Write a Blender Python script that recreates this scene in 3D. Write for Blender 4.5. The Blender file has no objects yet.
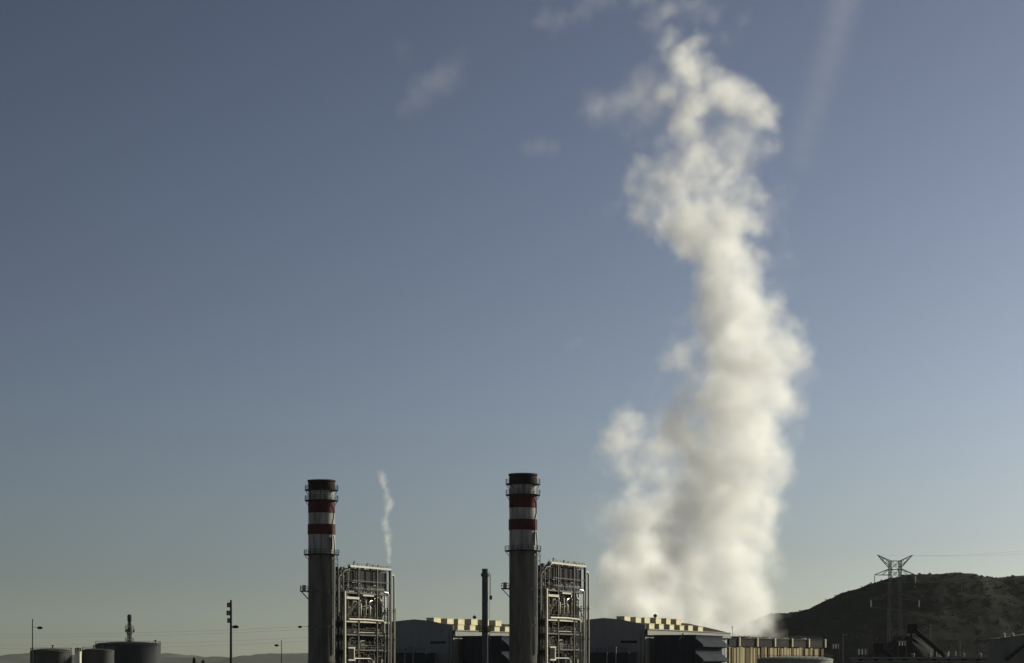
import bpy, bmesh, math, random
from mathutils import Vector, Matrix

# ------------------------------------------------------------------ camera
F, HOR, CZ = 2400.0, 668.0, 16.5          # focal length in pixels, horizon row, eye height
sc = bpy.context.scene
COL = sc.collection
cam_data = bpy.data.cameras.new('camera')
cam_data.sensor_width = 36.0
cam_data.lens = F / 1024 * 36.0
cam_data.shift_y = (HOR - 331.5) / 1024
cam_data.clip_start = 1.0
cam_data.clip_end = 60000.0
cam = bpy.data.objects.new('camera', cam_data)
cam.location = (0, 0, CZ)
cam.rotation_euler = (math.radians(90), 0, 0)
COL.objects.link(cam)
sc.camera = cam

# ------------------------------------------------------------------ sky, sun, exposure
SUN_AZ, SUN_EL = math.radians(60), math.radians(20)     # azimuth clockwise from the view direction (+Y)
world = bpy.data.worlds.new('World')
sc.world = world
world.use_nodes = True
wn, wl = world.node_tree.nodes, world.node_tree.links
sky = wn.new('ShaderNodeTexSky')
sky.sky_type = 'NISHITA'
sky.sun_disc = False
sky.sun_elevation = SUN_EL
sky.sun_rotation = SUN_AZ
sky.air_density = 1.29
sky.dust_density = 1.88
sky.ozone_density = 2.25
tc, mp, nm = wn.new('ShaderNodeTexCoord'), wn.new('ShaderNodeMapping'), wn.new('ShaderNodeVectorMath')
mp.inputs['Scale'].default_value = (1, 1, 1.59)         # the air thins out a little faster with height than the model's
mp.inputs['Location'].default_value = (0, 0, 0.078)
nm.operation = 'NORMALIZE'
dim, gam, grade = wn.new('ShaderNodeVectorMath'), wn.new('ShaderNodeGamma'), wn.new('ShaderNodeVectorMath')
dim.operation = grade.operation = 'MULTIPLY'
dim.inputs[1].default_value = (0.1, 0.1, 0.1)
gam.inputs['Gamma'].default_value = 2.55
grade.inputs[1].default_value = (26.8, 23.9, 23.6)
bg = wn['Background']
bg.inputs['Strength'].default_value = 0.1
wl.new(tc.outputs['Generated'], mp.inputs[0])
wl.new(mp.outputs[0], nm.inputs[0])
wl.new(nm.outputs[0], sky.inputs[0])
wl.new(sky.outputs[0], dim.inputs[0])
sat = wn.new('ShaderNodeHueSaturation')
top = wn.new('ShaderNodeVectorMath')
sat.inputs['Saturation'].default_value = 0.51
top.operation = 'MINIMUM'
top.inputs[1].default_value = (0.85, 0.85, 0.85)
wl.new(dim.outputs[0], sat.inputs['Color'])
wl.new(sat.outputs[0], top.inputs[0])
wl.new(top.outputs[0], gam.inputs[0])
wl.new(gam.outputs[0], grade.inputs[0])
wl.new(grade.outputs[0], bg.inputs['Color'])

sun_data = bpy.data.lights.new('sun', 'SUN')
sun_data.energy = 5.0
sun_data.angle = math.radians(0.53)
sun_data.color = (1.0, 0.965, 0.77)
sun = bpy.data.objects.new('sun', sun_data)
sun_dir = Vector((math.sin(SUN_AZ) * math.cos(SUN_EL), math.cos(SUN_AZ) * math.cos(SUN_EL), math.sin(SUN_EL)))
sun.rotation_euler = (-sun_dir).to_track_quat('-Z', 'Y').to_euler()
sun.location = (300, 200, 400)
COL.objects.link(sun)

sc.view_settings.view_transform = 'Standard'
sc.view_settings.look = 'None'
sc.view_settings.exposure = 0.0
sc.view_settings.gamma = 1.0
sc.view_settings.use_curve_mapping = False
sc.render.engine = 'CYCLES'
cy = sc.cycles
cy.use_denoising = True
cy.use_adaptive_sampling = True
cy.adaptive_threshold = 0.02
cy.max_bounces = 10
cy.diffuse_bounces = 3
cy.volume_bounces = 8
cy.transparent_max_bounces = 12
cy.volume_step_rate = 1.6
cy.volume_max_steps = 512


def P(x, y, Y):
    """the point at distance Y that the photograph shows at pixel (x, y)"""
    return Vector(((x - 512) * Y / F, Y, CZ + (HOR - y) * Y / F))


def tag(o, label=None, cat=None, group=None, kind=None):
    if label: o['label'] = label
    if cat: o['category'] = cat
    if group: o['group'] = group
    if kind: o['kind'] = kind
    return o

# ------------------------------------------------------------------ helpers
class MB:
    """collects shapes and links them as one mesh object"""
    def __init__(s): s.v, s.f = [], []

    def add(s, vs, fs):
        b = len(s.v)
        s.v += [tuple(v) for v in vs]
        s.f += [tuple(b + i for i in f) for f in fs]
        return s

    def box(s, x0, x1, y0, y1, z0, z1):
        return s.add([(x0, y0, z0), (x1, y0, z0), (x1, y1, z0), (x0, y1, z0), (x0, y0, z1), (x1, y0, z1), (x1, y1, z1), (x0, y1, z1)],
                     [(0, 3, 2, 1), (4, 5, 6, 7), (0, 1, 5, 4), (1, 2, 6, 5), (2, 3, 7, 6), (3, 0, 4, 7)])

    def bar(s, a, b, w, h=None, up=(0, 0, 1)):
        a, b = Vector(a), Vector(b)
        h = w if h is None else h
        d = (b - a).normalized()
        u = Vector(up)
        if abs(d.dot(u)) > 0.95: u = Vector((1, 0, 0))
        x = d.cross(u).normalized() * w / 2
        y = x.cross(d).normalized() * h / 2
        return s.add([a - x - y, a + x - y, a + x + y, a - x + y, b - x - y, b + x - y, b + x + y, b - x + y],
                     [(0, 1, 2, 3), (7, 6, 5, 4), (0, 4, 5, 1), (1, 5, 6, 2), (2, 6, 7, 3), (3, 7, 4, 0)])

    def tube(s, pts, r, n=10, caps=True):
        """a pipe through pts; r one radius or one for each point"""
        pts = [Vector(p) for p in pts]
        rs = r if isinstance(r, (list, tuple)) else [r] * len(pts)
        rings = []
        ref = None
        for i, p in enumerate(pts):
            d = ((pts[min(i + 1, len(pts) - 1)] - p).normalized() + (p - pts[max(i - 1, 0)]).normalized()).normalized()
            if ref is None: ref = Vector((0, 0, 1)) if abs(d.z) < 0.9 else Vector((1, 0, 0))
            x = d.cross(ref).normalized()
            y = x.cross(d).normalized()
            ref = y
            rings.append([p + (x * math.cos(2 * math.pi * k / n) + y * math.sin(2 * math.pi * k / n)) * rs[i] for k in range(n)])
        vs = [v for g in rings for v in g]
        fs = [(i * n + k, i * n + (k + 1) % n, (i + 1) * n + (k + 1) % n, (i + 1) * n + k) for i in range(len(pts) - 1) for k in range(n)]
        if caps: fs += [tuple(range(n - 1, -1, -1)), tuple((len(pts) - 1) * n + k for k in range(n))]
        return s.add(vs, fs)

    def lathe(s, prof, n=32, c=(0, 0), a0=0.0, a1=2 * math.pi):
        """prof: (radius, z) from bottom to top outside, may come back down inside"""
        full = abs(a1 - a0 - 2 * math.pi) < 1e-6
        m = n if full else n + 1
        vs = [(c[0] + r * math.cos(a0 + (a1 - a0) * k / n), c[1] + r * math.sin(a0 + (a1 - a0) * k / n), z) for r, z in prof for k in range(m)]
        fs = [(i * m + k, i * m + (k + 1) % m, (i + 1) * m + (k + 1) % m, (i + 1) * m + k) for i in range(len(prof) - 1) for k in range(n)]
        return s.add(vs, fs)

    def build(s, name, mat, parent=None, smooth=False, kind=None, loc=None, rz=None):
        me = bpy.data.meshes.new(name)
        me.from_pydata(s.v, [], s.f)
        me.materials.append(mat)
        bm = bmesh.new(); bm.from_mesh(me)
        bmesh.ops.recalc_face_normals(bm, faces=bm.faces)
        bm.to_mesh(me); bm.free()
        if smooth:
            me.polygons.foreach_set('use_smooth', [True] * len(me.polygons))
            try: me.set_sharp_from_angle(angle=math.radians(40))
            except Exception: pass
        o = bpy.data.objects.new(name, me)
        COL.objects.link(o)
        if parent is not None: o.parent = parent
        if kind: o['kind'] = kind
        if loc is not None: o.location = loc
        if rz is not None: o.rotation_euler.z = rz
        return o


def empty(name, loc, rz=0.0):
    o = bpy.data.objects.new(name, None)
    o.empty_display_size = 2
    o.location = loc
    o.rotation_euler.z = rz
    COL.objects.link(o)
    return o


def copy_tree(o, parent=None):
    c = o.copy()
    COL.objects.link(c)
    c.parent = parent
    for ch in o.children: copy_tree(ch, c)
    return c


def mat(name, color, rough=0.7, metal=0.0, vary=0.25, scale=0.6, bump=0.0, streak=False, color2=None, ribs=None):
    """painted, weathered or natural surface: base colour broken up by noise, with streaks of dirt and optional ribs"""
    m = bpy.data.materials.new(name)
    m.use_nodes = True
    n, l = m.node_tree.nodes, m.node_tree.links
    b = n['Principled BSDF']
    b.inputs['Roughness'].default_value = rough
    b.inputs['Metallic'].default_value = metal
    b.inputs['Specular IOR Level'].default_value = 0.5 if rough < 0.5 else 0.06
    tc = n.new('ShaderNodeTexCoord')
    mp = n.new('ShaderNodeMapping')
    mp.inputs['Scale'].default_value = (1, 1, 0.12 if streak else 1)
    l.new(tc.outputs['Object'], mp.inputs[0])
    oi, om = n.new('ShaderNodeObjectInfo'), n.new('ShaderNodeMath')      # every piece is weathered in its own way
    om.operation = 'MULTIPLY'; om.inputs[1].default_value = 90.0
    l.new(oi.outputs['Random'], om.inputs[0]); l.new(om.outputs[0], mp.inputs['Location'])
    nz = n.new('ShaderNodeTexNoise')
    nz.inputs['Scale'].default_value = scale
    nz.inputs['Detail'].default_value = 6
    nz.inputs['Roughness'].default_value = 0.65
    l.new(mp.outputs[0], nz.inputs['Vector'])
    ramp = n.new('ShaderNodeValToRGB')
    ramp.color_ramp.elements[0].position, ramp.color_ramp.elements[1].position = 0.3, 0.7
    c2 = color2 or tuple(c * (1 - vary) for c in color)
    c1 = tuple(min(1, c * (1 + vary * 0.5)) for c in color)
    ramp.color_ramp.elements[0].color = (*c2, 1)
    ramp.color_ramp.elements[1].color = (*c1, 1)
    l.new(nz.outputs['Fac'], ramp.inputs['Fac'])
    l.new(ramp.outputs['Color'], b.inputs['Base Color'])
    h = None
    if bump:
        h = nz.outputs['Fac']
        bp = n.new('ShaderNodeBump'); bp.inputs['Strength'].default_value = bump; bp.inputs['Distance'].default_value = 0.4
        l.new(h, bp.inputs['Height']); l.new(bp.outputs[0], b.inputs['Normal'])
    if ribs:                                   # trapezoidal sheet: fine relief along x+y
        wv = n.new('ShaderNodeTexWave'); wv.bands_direction = 'DIAGONAL'
        wv.inputs['Scale'].default_value = ribs
        mz = n.new('ShaderNodeMapping'); mz.inputs['Scale'].default_value = (1, 1, 0)
        l.new(tc.outputs['Object'], mz.inputs[0]); l.new(mz.outputs[0], wv.inputs['Vector'])
        bp = n.new('ShaderNodeBump'); bp.inputs['Strength'].default_value = 0.5; bp.inputs['Distance'].default_value = 0.05
        l.new(wv.outputs['Fac'], bp.inputs['Height']); l.new(bp.outputs[0], b.inputs['Normal'])
    return m


M = {
    'concrete': mat('concrete', (0.125, 0.125, 0.113), 0.85, 0, 0.5, 0.6, 0.1, True),
    'red': mat('red_paint', (0.062, 0.01, 0.012), 0.55, 0, 0.45, 0.5, 0, True),
    'top_red': mat('sooty_red_paint', (0.022, 0.008, 0.008), 0.7, 0, 0.5, 0.5, 0, True),
    'white': mat('white_paint', (0.31, 0.31, 0.3), 0.55, 0, 0.6, 0.9, 0, True),
    'dark': mat('dark_steel', (0.03, 0.03, 0.032), 0.6, 0.3, 0.4, 1.0),
    'void': mat('soot', (0.012, 0.012, 0.012), 0.9),  # soot of the flue; also stands for shade in the shelter opening
    'galv': mat('galvanised_steel', (0.085, 0.083, 0.073), 0.5, 0.25, 0.35, 0.8, 0, True),
    'cream': mat('cream_steel', (0.38, 0.355, 0.265), 0.45, 0, 0.2, 0.8, 0, True),
    'clad': mat('aluminium_cladding', (0.4, 0.39, 0.36), 0.32, 0.75, 0.2, 1.2),
    'casing': mat('casing_sheet', (0.017, 0.017, 0.019), 0.7, 0, 0.4, 0.5, 0, True),  # near-black: shade of the recesses inside the boiler frame is put into this colour
    'rust': mat('rusty_steel', (0.16, 0.085, 0.05), 0.8, 0, 0.5, 0.9, 0.1),
    'wall': mat('hall_wall_sheet', (0.26, 0.26, 0.265), 0.65, 0, 0.15, 0.25, 0, True, ribs=0.8),
    'wall_side': mat('hall_side_sheet', (0.3, 0.3, 0.27), 0.6, 0, 0.2, 0.25, 0, True, ribs=0.8),
    'shed': mat('dim_shed_paint', (0.15, 0.15, 0.148), 0.75, 0, 0.3, 0.4, 0, True),
    'fascia': mat('fascia_sheet', (0.24, 0.25, 0.225), 0.6, 0, 0.15, 0.4, 0, True),
    'roof': mat('roof_sheet', (0.036, 0.03, 0.015), 0.8, 0, 0.4, 0.4, color2=(0.065, 0.03, 0.018)),
    'vent': mat('vent_sheet', (0.62, 0.57, 0.38), 0.6, 0, 0.15, 0.5),
    'navy': mat('navy_sheet', (0.022, 0.027, 0.042), 0.9, 0, 0.3, 0.4, 0, True),
    'hood': mat('hood_sheet', (0.024, 0.032, 0.042), 0.8, 0, 0.25, 0.6, 0, True),
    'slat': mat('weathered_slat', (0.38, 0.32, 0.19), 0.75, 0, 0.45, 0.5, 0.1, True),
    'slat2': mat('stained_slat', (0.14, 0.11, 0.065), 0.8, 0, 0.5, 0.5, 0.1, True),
    'parapet': mat('parapet_sheet', (0.02, 0.018, 0.02), 0.75, 0, 0.3, 0.4, 0, True),
    'pale': mat('pale_tank_paint', (0.78, 0.74, 0.58), 0.6, 0, 0.15, 0.4, 0, True),
    'tank': mat('grey_tank_paint', (0.075, 0.078, 0.072), 0.6, 0, 0.25, 0.3, 0, True),
    'tank2': mat('slate_tank_paint', (0.06, 0.063, 0.068), 0.6, 0, 0.25, 0.3, 0, True),
    'grey': mat('grey_sheet', (0.11, 0.112, 0.11), 0.7, 0, 0.25, 0.4, 0, True),
    'lightgrey': mat('light_grey_sheet', (0.2, 0.2, 0.195), 0.7, 0, 0.25, 0.4, 0, True),
    'black': mat('black_rubber', (0.02, 0.02, 0.021), 0.8),
    'pile': mat('ash_heap', (0.032, 0.033, 0.031), 0.95, 0, 0.35, 0.15, 0.5),
    'porcelain': mat('porcelain', (0.55, 0.53, 0.48), 0.25),
    'glass': mat('lamp_glass', (0.10, 0.11, 0.12), 0.15),
    'wire': mat('aluminium_wire', (0.13, 0.13, 0.13), 0.5, 0.5),
    'lattice': mat('pylon_steel', (0.16, 0.16, 0.152), 0.6, 0.3, 0.3, 0.8),
    'leaf': mat('cypress_leaf', (0.035, 0.05, 0.025), 0.8, 0, 0.5, 1.5),
    'bark': mat('cypress_bark', (0.09, 0.07, 0.05), 0.9, 0, 0.4, 1.5, 0.3),
    'ground': mat('dry_ground', (0.20, 0.17, 0.13), 0.95, 0, 0.3, 0.02, 0.2),
    'scrub': mat('hill_scrub', (0.03, 0.029, 0.026), 0.95, 0, 0.5, 0.05, 0.8, color2=(0.017, 0.019, 0.017)),
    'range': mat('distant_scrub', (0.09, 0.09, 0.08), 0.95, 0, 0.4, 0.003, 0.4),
}
PLANT = math.atan2(-0.37, 0.93)            # the plant's axes are turned to the view


class BX(MB):
    """a builder whose long axis is stretched: x positions spread out, pipe and post sections keep their size"""
    K = 2.85

    @classmethod
    def sx(c, x): return x * c.K if x > 0 else x * 1.15

    def box(s, x0, x1, *a):
        if x1 - x0 < 0.75:
            m, h = s.sx((x0 + x1) / 2), (x1 - x0) / 2 * 1.25
            return MB.box(s, m - h, m + h, *a)
        return MB.box(s, s.sx(x0), s.sx(x1), *a)

    def bar(s, a, b, *r, **k):
        return MB.bar(s, (s.sx(a[0]), a[1], a[2]), (s.sx(b[0]), b[1], b[2]), *r, **k)

    def tube(s, pts, *a, **k):
        return MB.tube(s, [(s.sx(p[0]), p[1], p[2]) for p in pts], *a, **k)

    def lathe(s, prof, n=32, c=(0, 0)):
        return MB.lathe(s, prof, n, (s.sx(c[0]), c[1]))
# ------------------------------------------------------------------ the setting
from mathutils import noise as mnoise


def build_ground():
    g = MB()
    n, S = 40, 16000
    ys = [-300, -100, 50, 200, 400, 600, 800, 1000, 1300, 1700, 2400, 3500, 5000, 8000, 12000, 22000]
    xs = [-12000, -7000, -4000, -2000, -1000, -500, -250, -100, 0, 100, 250, 500, 1000, 2000, 4000, 7000, 12000]
    vs = [(x, y, 0) for y in ys for x in xs]
    w = len(xs)
    fs = [(j * w + i, j * w + i + 1, (j + 1) * w + i + 1, (j + 1) * w + i) for j in range(len(ys) - 1) for i in range(w - 1)]
    g.add(vs, fs)
    tag(g.build('ground', M['ground']), kind='structure')


def ridge(name, prof, Y, depth, material, rough, nx, ny, ruggedness, seed):
    """terrain whose skyline follows prof (pixel x, pixel y) when its crest lies at distance Y"""
    def crest(px):
        for (xa, ya), (xb, yb) in zip(prof, prof[1:]):
            if xa <= px <= xb:
                t = (px - xa) / (xb - xa)
                t2 = t * t * (3 - 2 * t) * 0.4 + t * 0.6
                return ya + (yb - ya) * t2
        return prof[-1][1] if px > prof[-1][0] else prof[0][1]
    m = MB()
    vs = []
    for j in range(ny + 1):
        v = j / ny * 2 - 1                       # -1 the foot towards the camera, 0 the crest, 1 the foot behind
        for i in range(nx + 1):
            px = prof[0][0] + (prof[-1][0] - prof[0][0]) * i / nx
            c = P(px, crest(px), Y)
            fall = max(0.0, 1 - abs(v) ** 1.25) if v < 0 else max(0.0, 1 - v ** 1.5)
            q = Vector((c.x * 0.004 * rough + seed, v * depth * 0.007 * rough, seed))
            d = mnoise.fractal(q, 1.0, 2.0, 6) * ruggedness * (0.15 + 0.85 * min(1, abs(v) * 4)) * fall
            small = (mnoise.noise(Vector((c.x * 0.06, v * depth * 0.06, seed))) * 0.09 + mnoise.noise(Vector((c.x * 0.21, v * depth * 0.21, seed + 9))) * 0.06) * ruggedness
            vs.append((c.x, Y + v * depth, max(-0.5, c.z * fall + d + small * fall) - (0.5 if fall < 0.01 else 0)))
    w = nx + 1
    m.add(vs, [(j * w + i, j * w + i + 1, (j + 1) * w + i + 1, (j + 1) * w + i) for j in range(ny) for i in range(nx)])
    o = m.build(name, material, smooth=True)
    return tag(o, kind='structure')


build_ground()
ridge('hill', [(690, 668), (720, 646), (745, 624), (770, 613.5), (790, 612), (808, 609), (818, 604), (830, 598), (842, 592), (856, 588.5), (872, 582.5), (888, 577.5),
               (900, 575.5), (925, 574), (950, 573.5), (973, 574), (985, 577), (1000, 578.5), (1015, 577.5), (1035, 577), (1080, 574), (1150, 578), (1250, 590), (1400, 610), (1600, 640), (1800, 668)],
      1650, 175, M['scrub'], 1.6, 800, 100, 8.0, 3.1)
ridge('distant_hills', [(-700, 664), (-400, 656), (-150, 660), (-40, 657), (0, 656.5), (14, 653.5), (30, 653), (60, 655), (110, 654), (150, 653.5), (165, 652.5), (178, 653), (186, 656), (215, 656.5),
                        (232, 657), (246, 656.5), (254, 654), (275, 653.2), (305, 653), (340, 654), (400, 657), (470, 655), (520, 657), (600, 659), (690, 656), (800, 660), (900, 664)],
      8200, 1500, M['range'], 0.3, 360, 24, 26.0, 7.7)

# scrub bushes scattered over the hill, far too many to count
def scrub():
    hill = bpy.data.objects['hill'].data
    rr = random.Random(21)
    m = MB()
    n = 801
    for k in range(4200):
        i, j = rr.randrange(40, 600), min(56, int(rr.triangular(2, 57, 50)))
        v = hill.vertices[j * n + i].co
        if v.z < 6: continue
        r = rr.uniform(.4, 1.2) * (1.3 if rr.random() < .1 else 1)
        hgt = r * rr.uniform(.6, 1.2)
        c = Vector((v.x + rr.uniform(-1, 1), v.y, v.z - .2))
        a0 = rr.uniform(0, 6.28)
        ring = [c + Vector((math.cos(a0 + 1.2566 * q) * r * rr.uniform(.7, 1.2), math.sin(a0 + 1.2566 * q) * r * rr.uniform(.7, 1.2), hgt * rr.uniform(.2, .5))) for q in range(5)]
        top = c + Vector((rr.uniform(-.3, .3) * r, rr.uniform(-.3, .3) * r, hgt * rr.uniform(.8, 1.2)))
        m.add([c] + ring + [top], [(0, 1 + (q + 1) % 5, 1 + q) for q in range(5)] + [(6, 1 + q, 1 + (q + 1) % 5) for q in range(5)])
    me = bpy.data.meshes.new('hill_scrub')
    me.from_pydata(m.v, [], m.f)
    me.materials.append(M['leaf'])
    o = bpy.data.objects.new('hill_scrub', me)
    COL.objects.link(o)
    tag(o, 'low dark scrub dotted over the hill', 'scrub', kind='stuff')


scrub()
# ------------------------------------------------------------------ chimneys
def railing(mb, pts, z, h=1.1, r=0.045, closed=True):
    n = len(pts)
    for i, p in enumerate(pts):
        mb.bar((p[0], p[1], z), (p[0], p[1], z + h), r * 2)
    for i in range(n if closed else n - 1):
        a, b = pts[i], pts[(i + 1) % n]
        for zz in (z + h, z + h * 0.5):
            mb.bar((a[0], a[1], zz), (b[0], b[1], zz), r * 1.5)


def circle(r, n, a0=0.0):
    return [(r * math.cos(a0 + 2 * math.pi * k / n), r * math.sin(a0 + 2 * math.pi * k / n)) for k in range(n)]


def make_chimney():
    t = empty('chimney', (0, 0, 0))
    R = 3.45
    MB().lathe([(R + .35, 0), (R + .3, 2), (R + .05, 14), (R, 20), (R, 46.0), (R - .4, 46.0)], 40).build('shaft', M['concrete'], t, True)
    for z in (9, 18, 27, 36):
        MB().lathe([(R + .12, z), (R + .12, z + .35), (R - .1, z + .35), (R - .1, z), (R + .12, z)], 40).build('joint_ring', M['concrete'], t, True)
    for name, z0, z1, r, m in (('white_band', 46.0, 50.95, R - .02, 'white'), ('red_band', 50.95, 53.6, R + .14, 'red'), ('white_band', 53.6, 56.5, R - .04, 'white'),
                               ('red_band', 56.5, 59.5, R + .04, 'red'), ('white_band', 59.5, 62.5, R - .04, 'white')):
        MB().lathe([(R - .5, z0), (r, z0), (r, z1), (R - .5, z1)], 40).build(name, M[m], t, True)
    MB().lathe([(R - .5, 62.5), (R + .02, 62.5), (R + .02, 64.4), (R + .18, 64.55), (R + .18, 65.0), (R - .25, 65.0), (R - .3, 60.0)], 40).build('red_band', M['top_red'], t, True)['label'] = 'soot blackened red band round the mouth'
    MB().lathe([(0, 61), (R - .3, 61)], 40).build('flue', M['void'], t)
    for z, ro in ((62.55, 4.35), (59.85, 4.35), (45.9, 4.6)):
        p = MB().lathe([(R - .1, z - .35), (ro - .2, z - .3), (ro, z - .18), (ro, z), (R - .1, z)], 40).build('platform', M['dark'], t)
        rl = MB(); railing(rl, circle(ro - .08, 20), z)
        rl.build('railing', M['dark'], p, kind='stuff')
        for k in range(8):
            a = 2 * math.pi * k / 8
            c, s = math.cos(a), math.sin(a)
            MB().bar((c * R, s * R, z - 1.3), (c * (ro - .25), s * (ro - .25), z - .3), .14).build('bracket', M['dark'], p)
    # sampling gallery on the left flank
    p = MB().box(-R - 2.0, -R + .3, -1.4, 1.4, 36.2, 36.45).build('side_platform', M['dark'], t)
    rl = MB(); railing(rl, [(-R - .1, -1.35), (-R - 1.95, -1.35), (-R - 1.95, 0), (-R - 1.95, 1.35), (-R - .1, 1.35)], 36.45, 1.2, closed=False)
    rl.build('railing', M['galv'], p, kind='stuff')
    MB().box(-R - 1.5, -R - .6, -.5, .4, 36.5, 37.9).build('sampling_cabinet', M['cream'], p)
    for y in (-1.1, 1.1):
        MB().bar((-R, y, 34.3), (-R - 1.7, y, 36.2), .16).build('bracket', M['dark'], p)
    # ladder with cage on the right flank, beside the boiler
    a = math.radians(-14)
    lx, ly = math.cos(a) * (R + .28), math.sin(a) * (R + .28)
    l = MB()
    tx, ty = -math.sin(a) * .28, math.cos(a) * .28
    for s in (-1, 1): l.bar((lx + tx * s, ly + ty * s, 2), (lx + tx * s, ly + ty * s, 47.2), .07)
    z = 2.2
    while z < 47.0:
        l.bar((lx - tx, ly - ty, z), (lx + tx, ly + ty, z), .04)
        z += .6
    lad = l.build('ladder', M['dark'], t, kind='stuff')
    cg = MB()
    hx, hy = math.cos(a) * (R + .75), math.sin(a) * (R + .75)
    for k in range(5):
        b = a + math.radians(-60 + 30 * k)
        ex, ey = hx - math.cos(a) * .1 + math.cos(b) * .38, hy - math.sin(a) * .1 + math.sin(b) * .38
        for z0, z1 in ((30, 45),): cg.bar((ex, ey, z0), (ex, ey, z1), .05)
    for z in [30 + 1.2 * k for k in range(13)]:
        cg.lathe([(.36, z), (.42, z), (.42, z + .1), (.36, z + .1), (.36, z)], 10, (hx - math.cos(a) * .1, hy - math.sin(a) * .1))
    cg.build('cage', M['dark'], lad, kind='stuff')
    # bent cable duct bulging out past the second red band
    a = math.radians(-40)
    c, s = math.cos(a), math.sin(a)
    MB().tube([(c * (R + .2), s * (R + .2), 58.5), (c * (R + .75), s * (R + .75), 57.4), (c * (R + .8), s * (R + .8), 55.2), (c * (R + .35), s * (R + .35), 53.6), (c * (R + .25), s * (R + .25), 47)], .15, 8).build('cable_duct', M['black'], t, True)
    a = math.radians(-28)
    c, s = math.cos(a), math.sin(a)
    MB().tube([(c * (R + .3), s * (R + .3), 50.5), (c * (R + .55), s * (R + .55), 48), (c * (R + .5), s * (R + .5), 46), (c * (R + .3), s * (R + .3), 20)], .2, 8).build('pipe', M['clad'], t, True)
    for k in range(4):
        a = math.radians(45 + 90 * k)
        f = MB().tube([(math.cos(a) * 4.2, math.sin(a) * 4.2, 63.6), (math.cos(a) * 4.2, math.sin(a) * 4.2, 63.95)], .12, 8).build('warning_lamp', M['red'], t)
    return t


CHIM_R, CHIM_L = Vector((2.75, 600, 0)), Vector((-49.2, 620, 0))
chimney = make_chimney()
chimney.location = CHIM_R
tag(chimney, 'red and white banded concrete chimney between the slim dark vent stack and a boiler', 'chimney', 'banded power station chimneys')
chimney_l = copy_tree(chimney)
chimney_l.location = CHIM_L
tag(chimney_l, 'red and white banded concrete chimney beside the boiler letting off a steam jet', 'chimney', 'banded power station chimneys')


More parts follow.
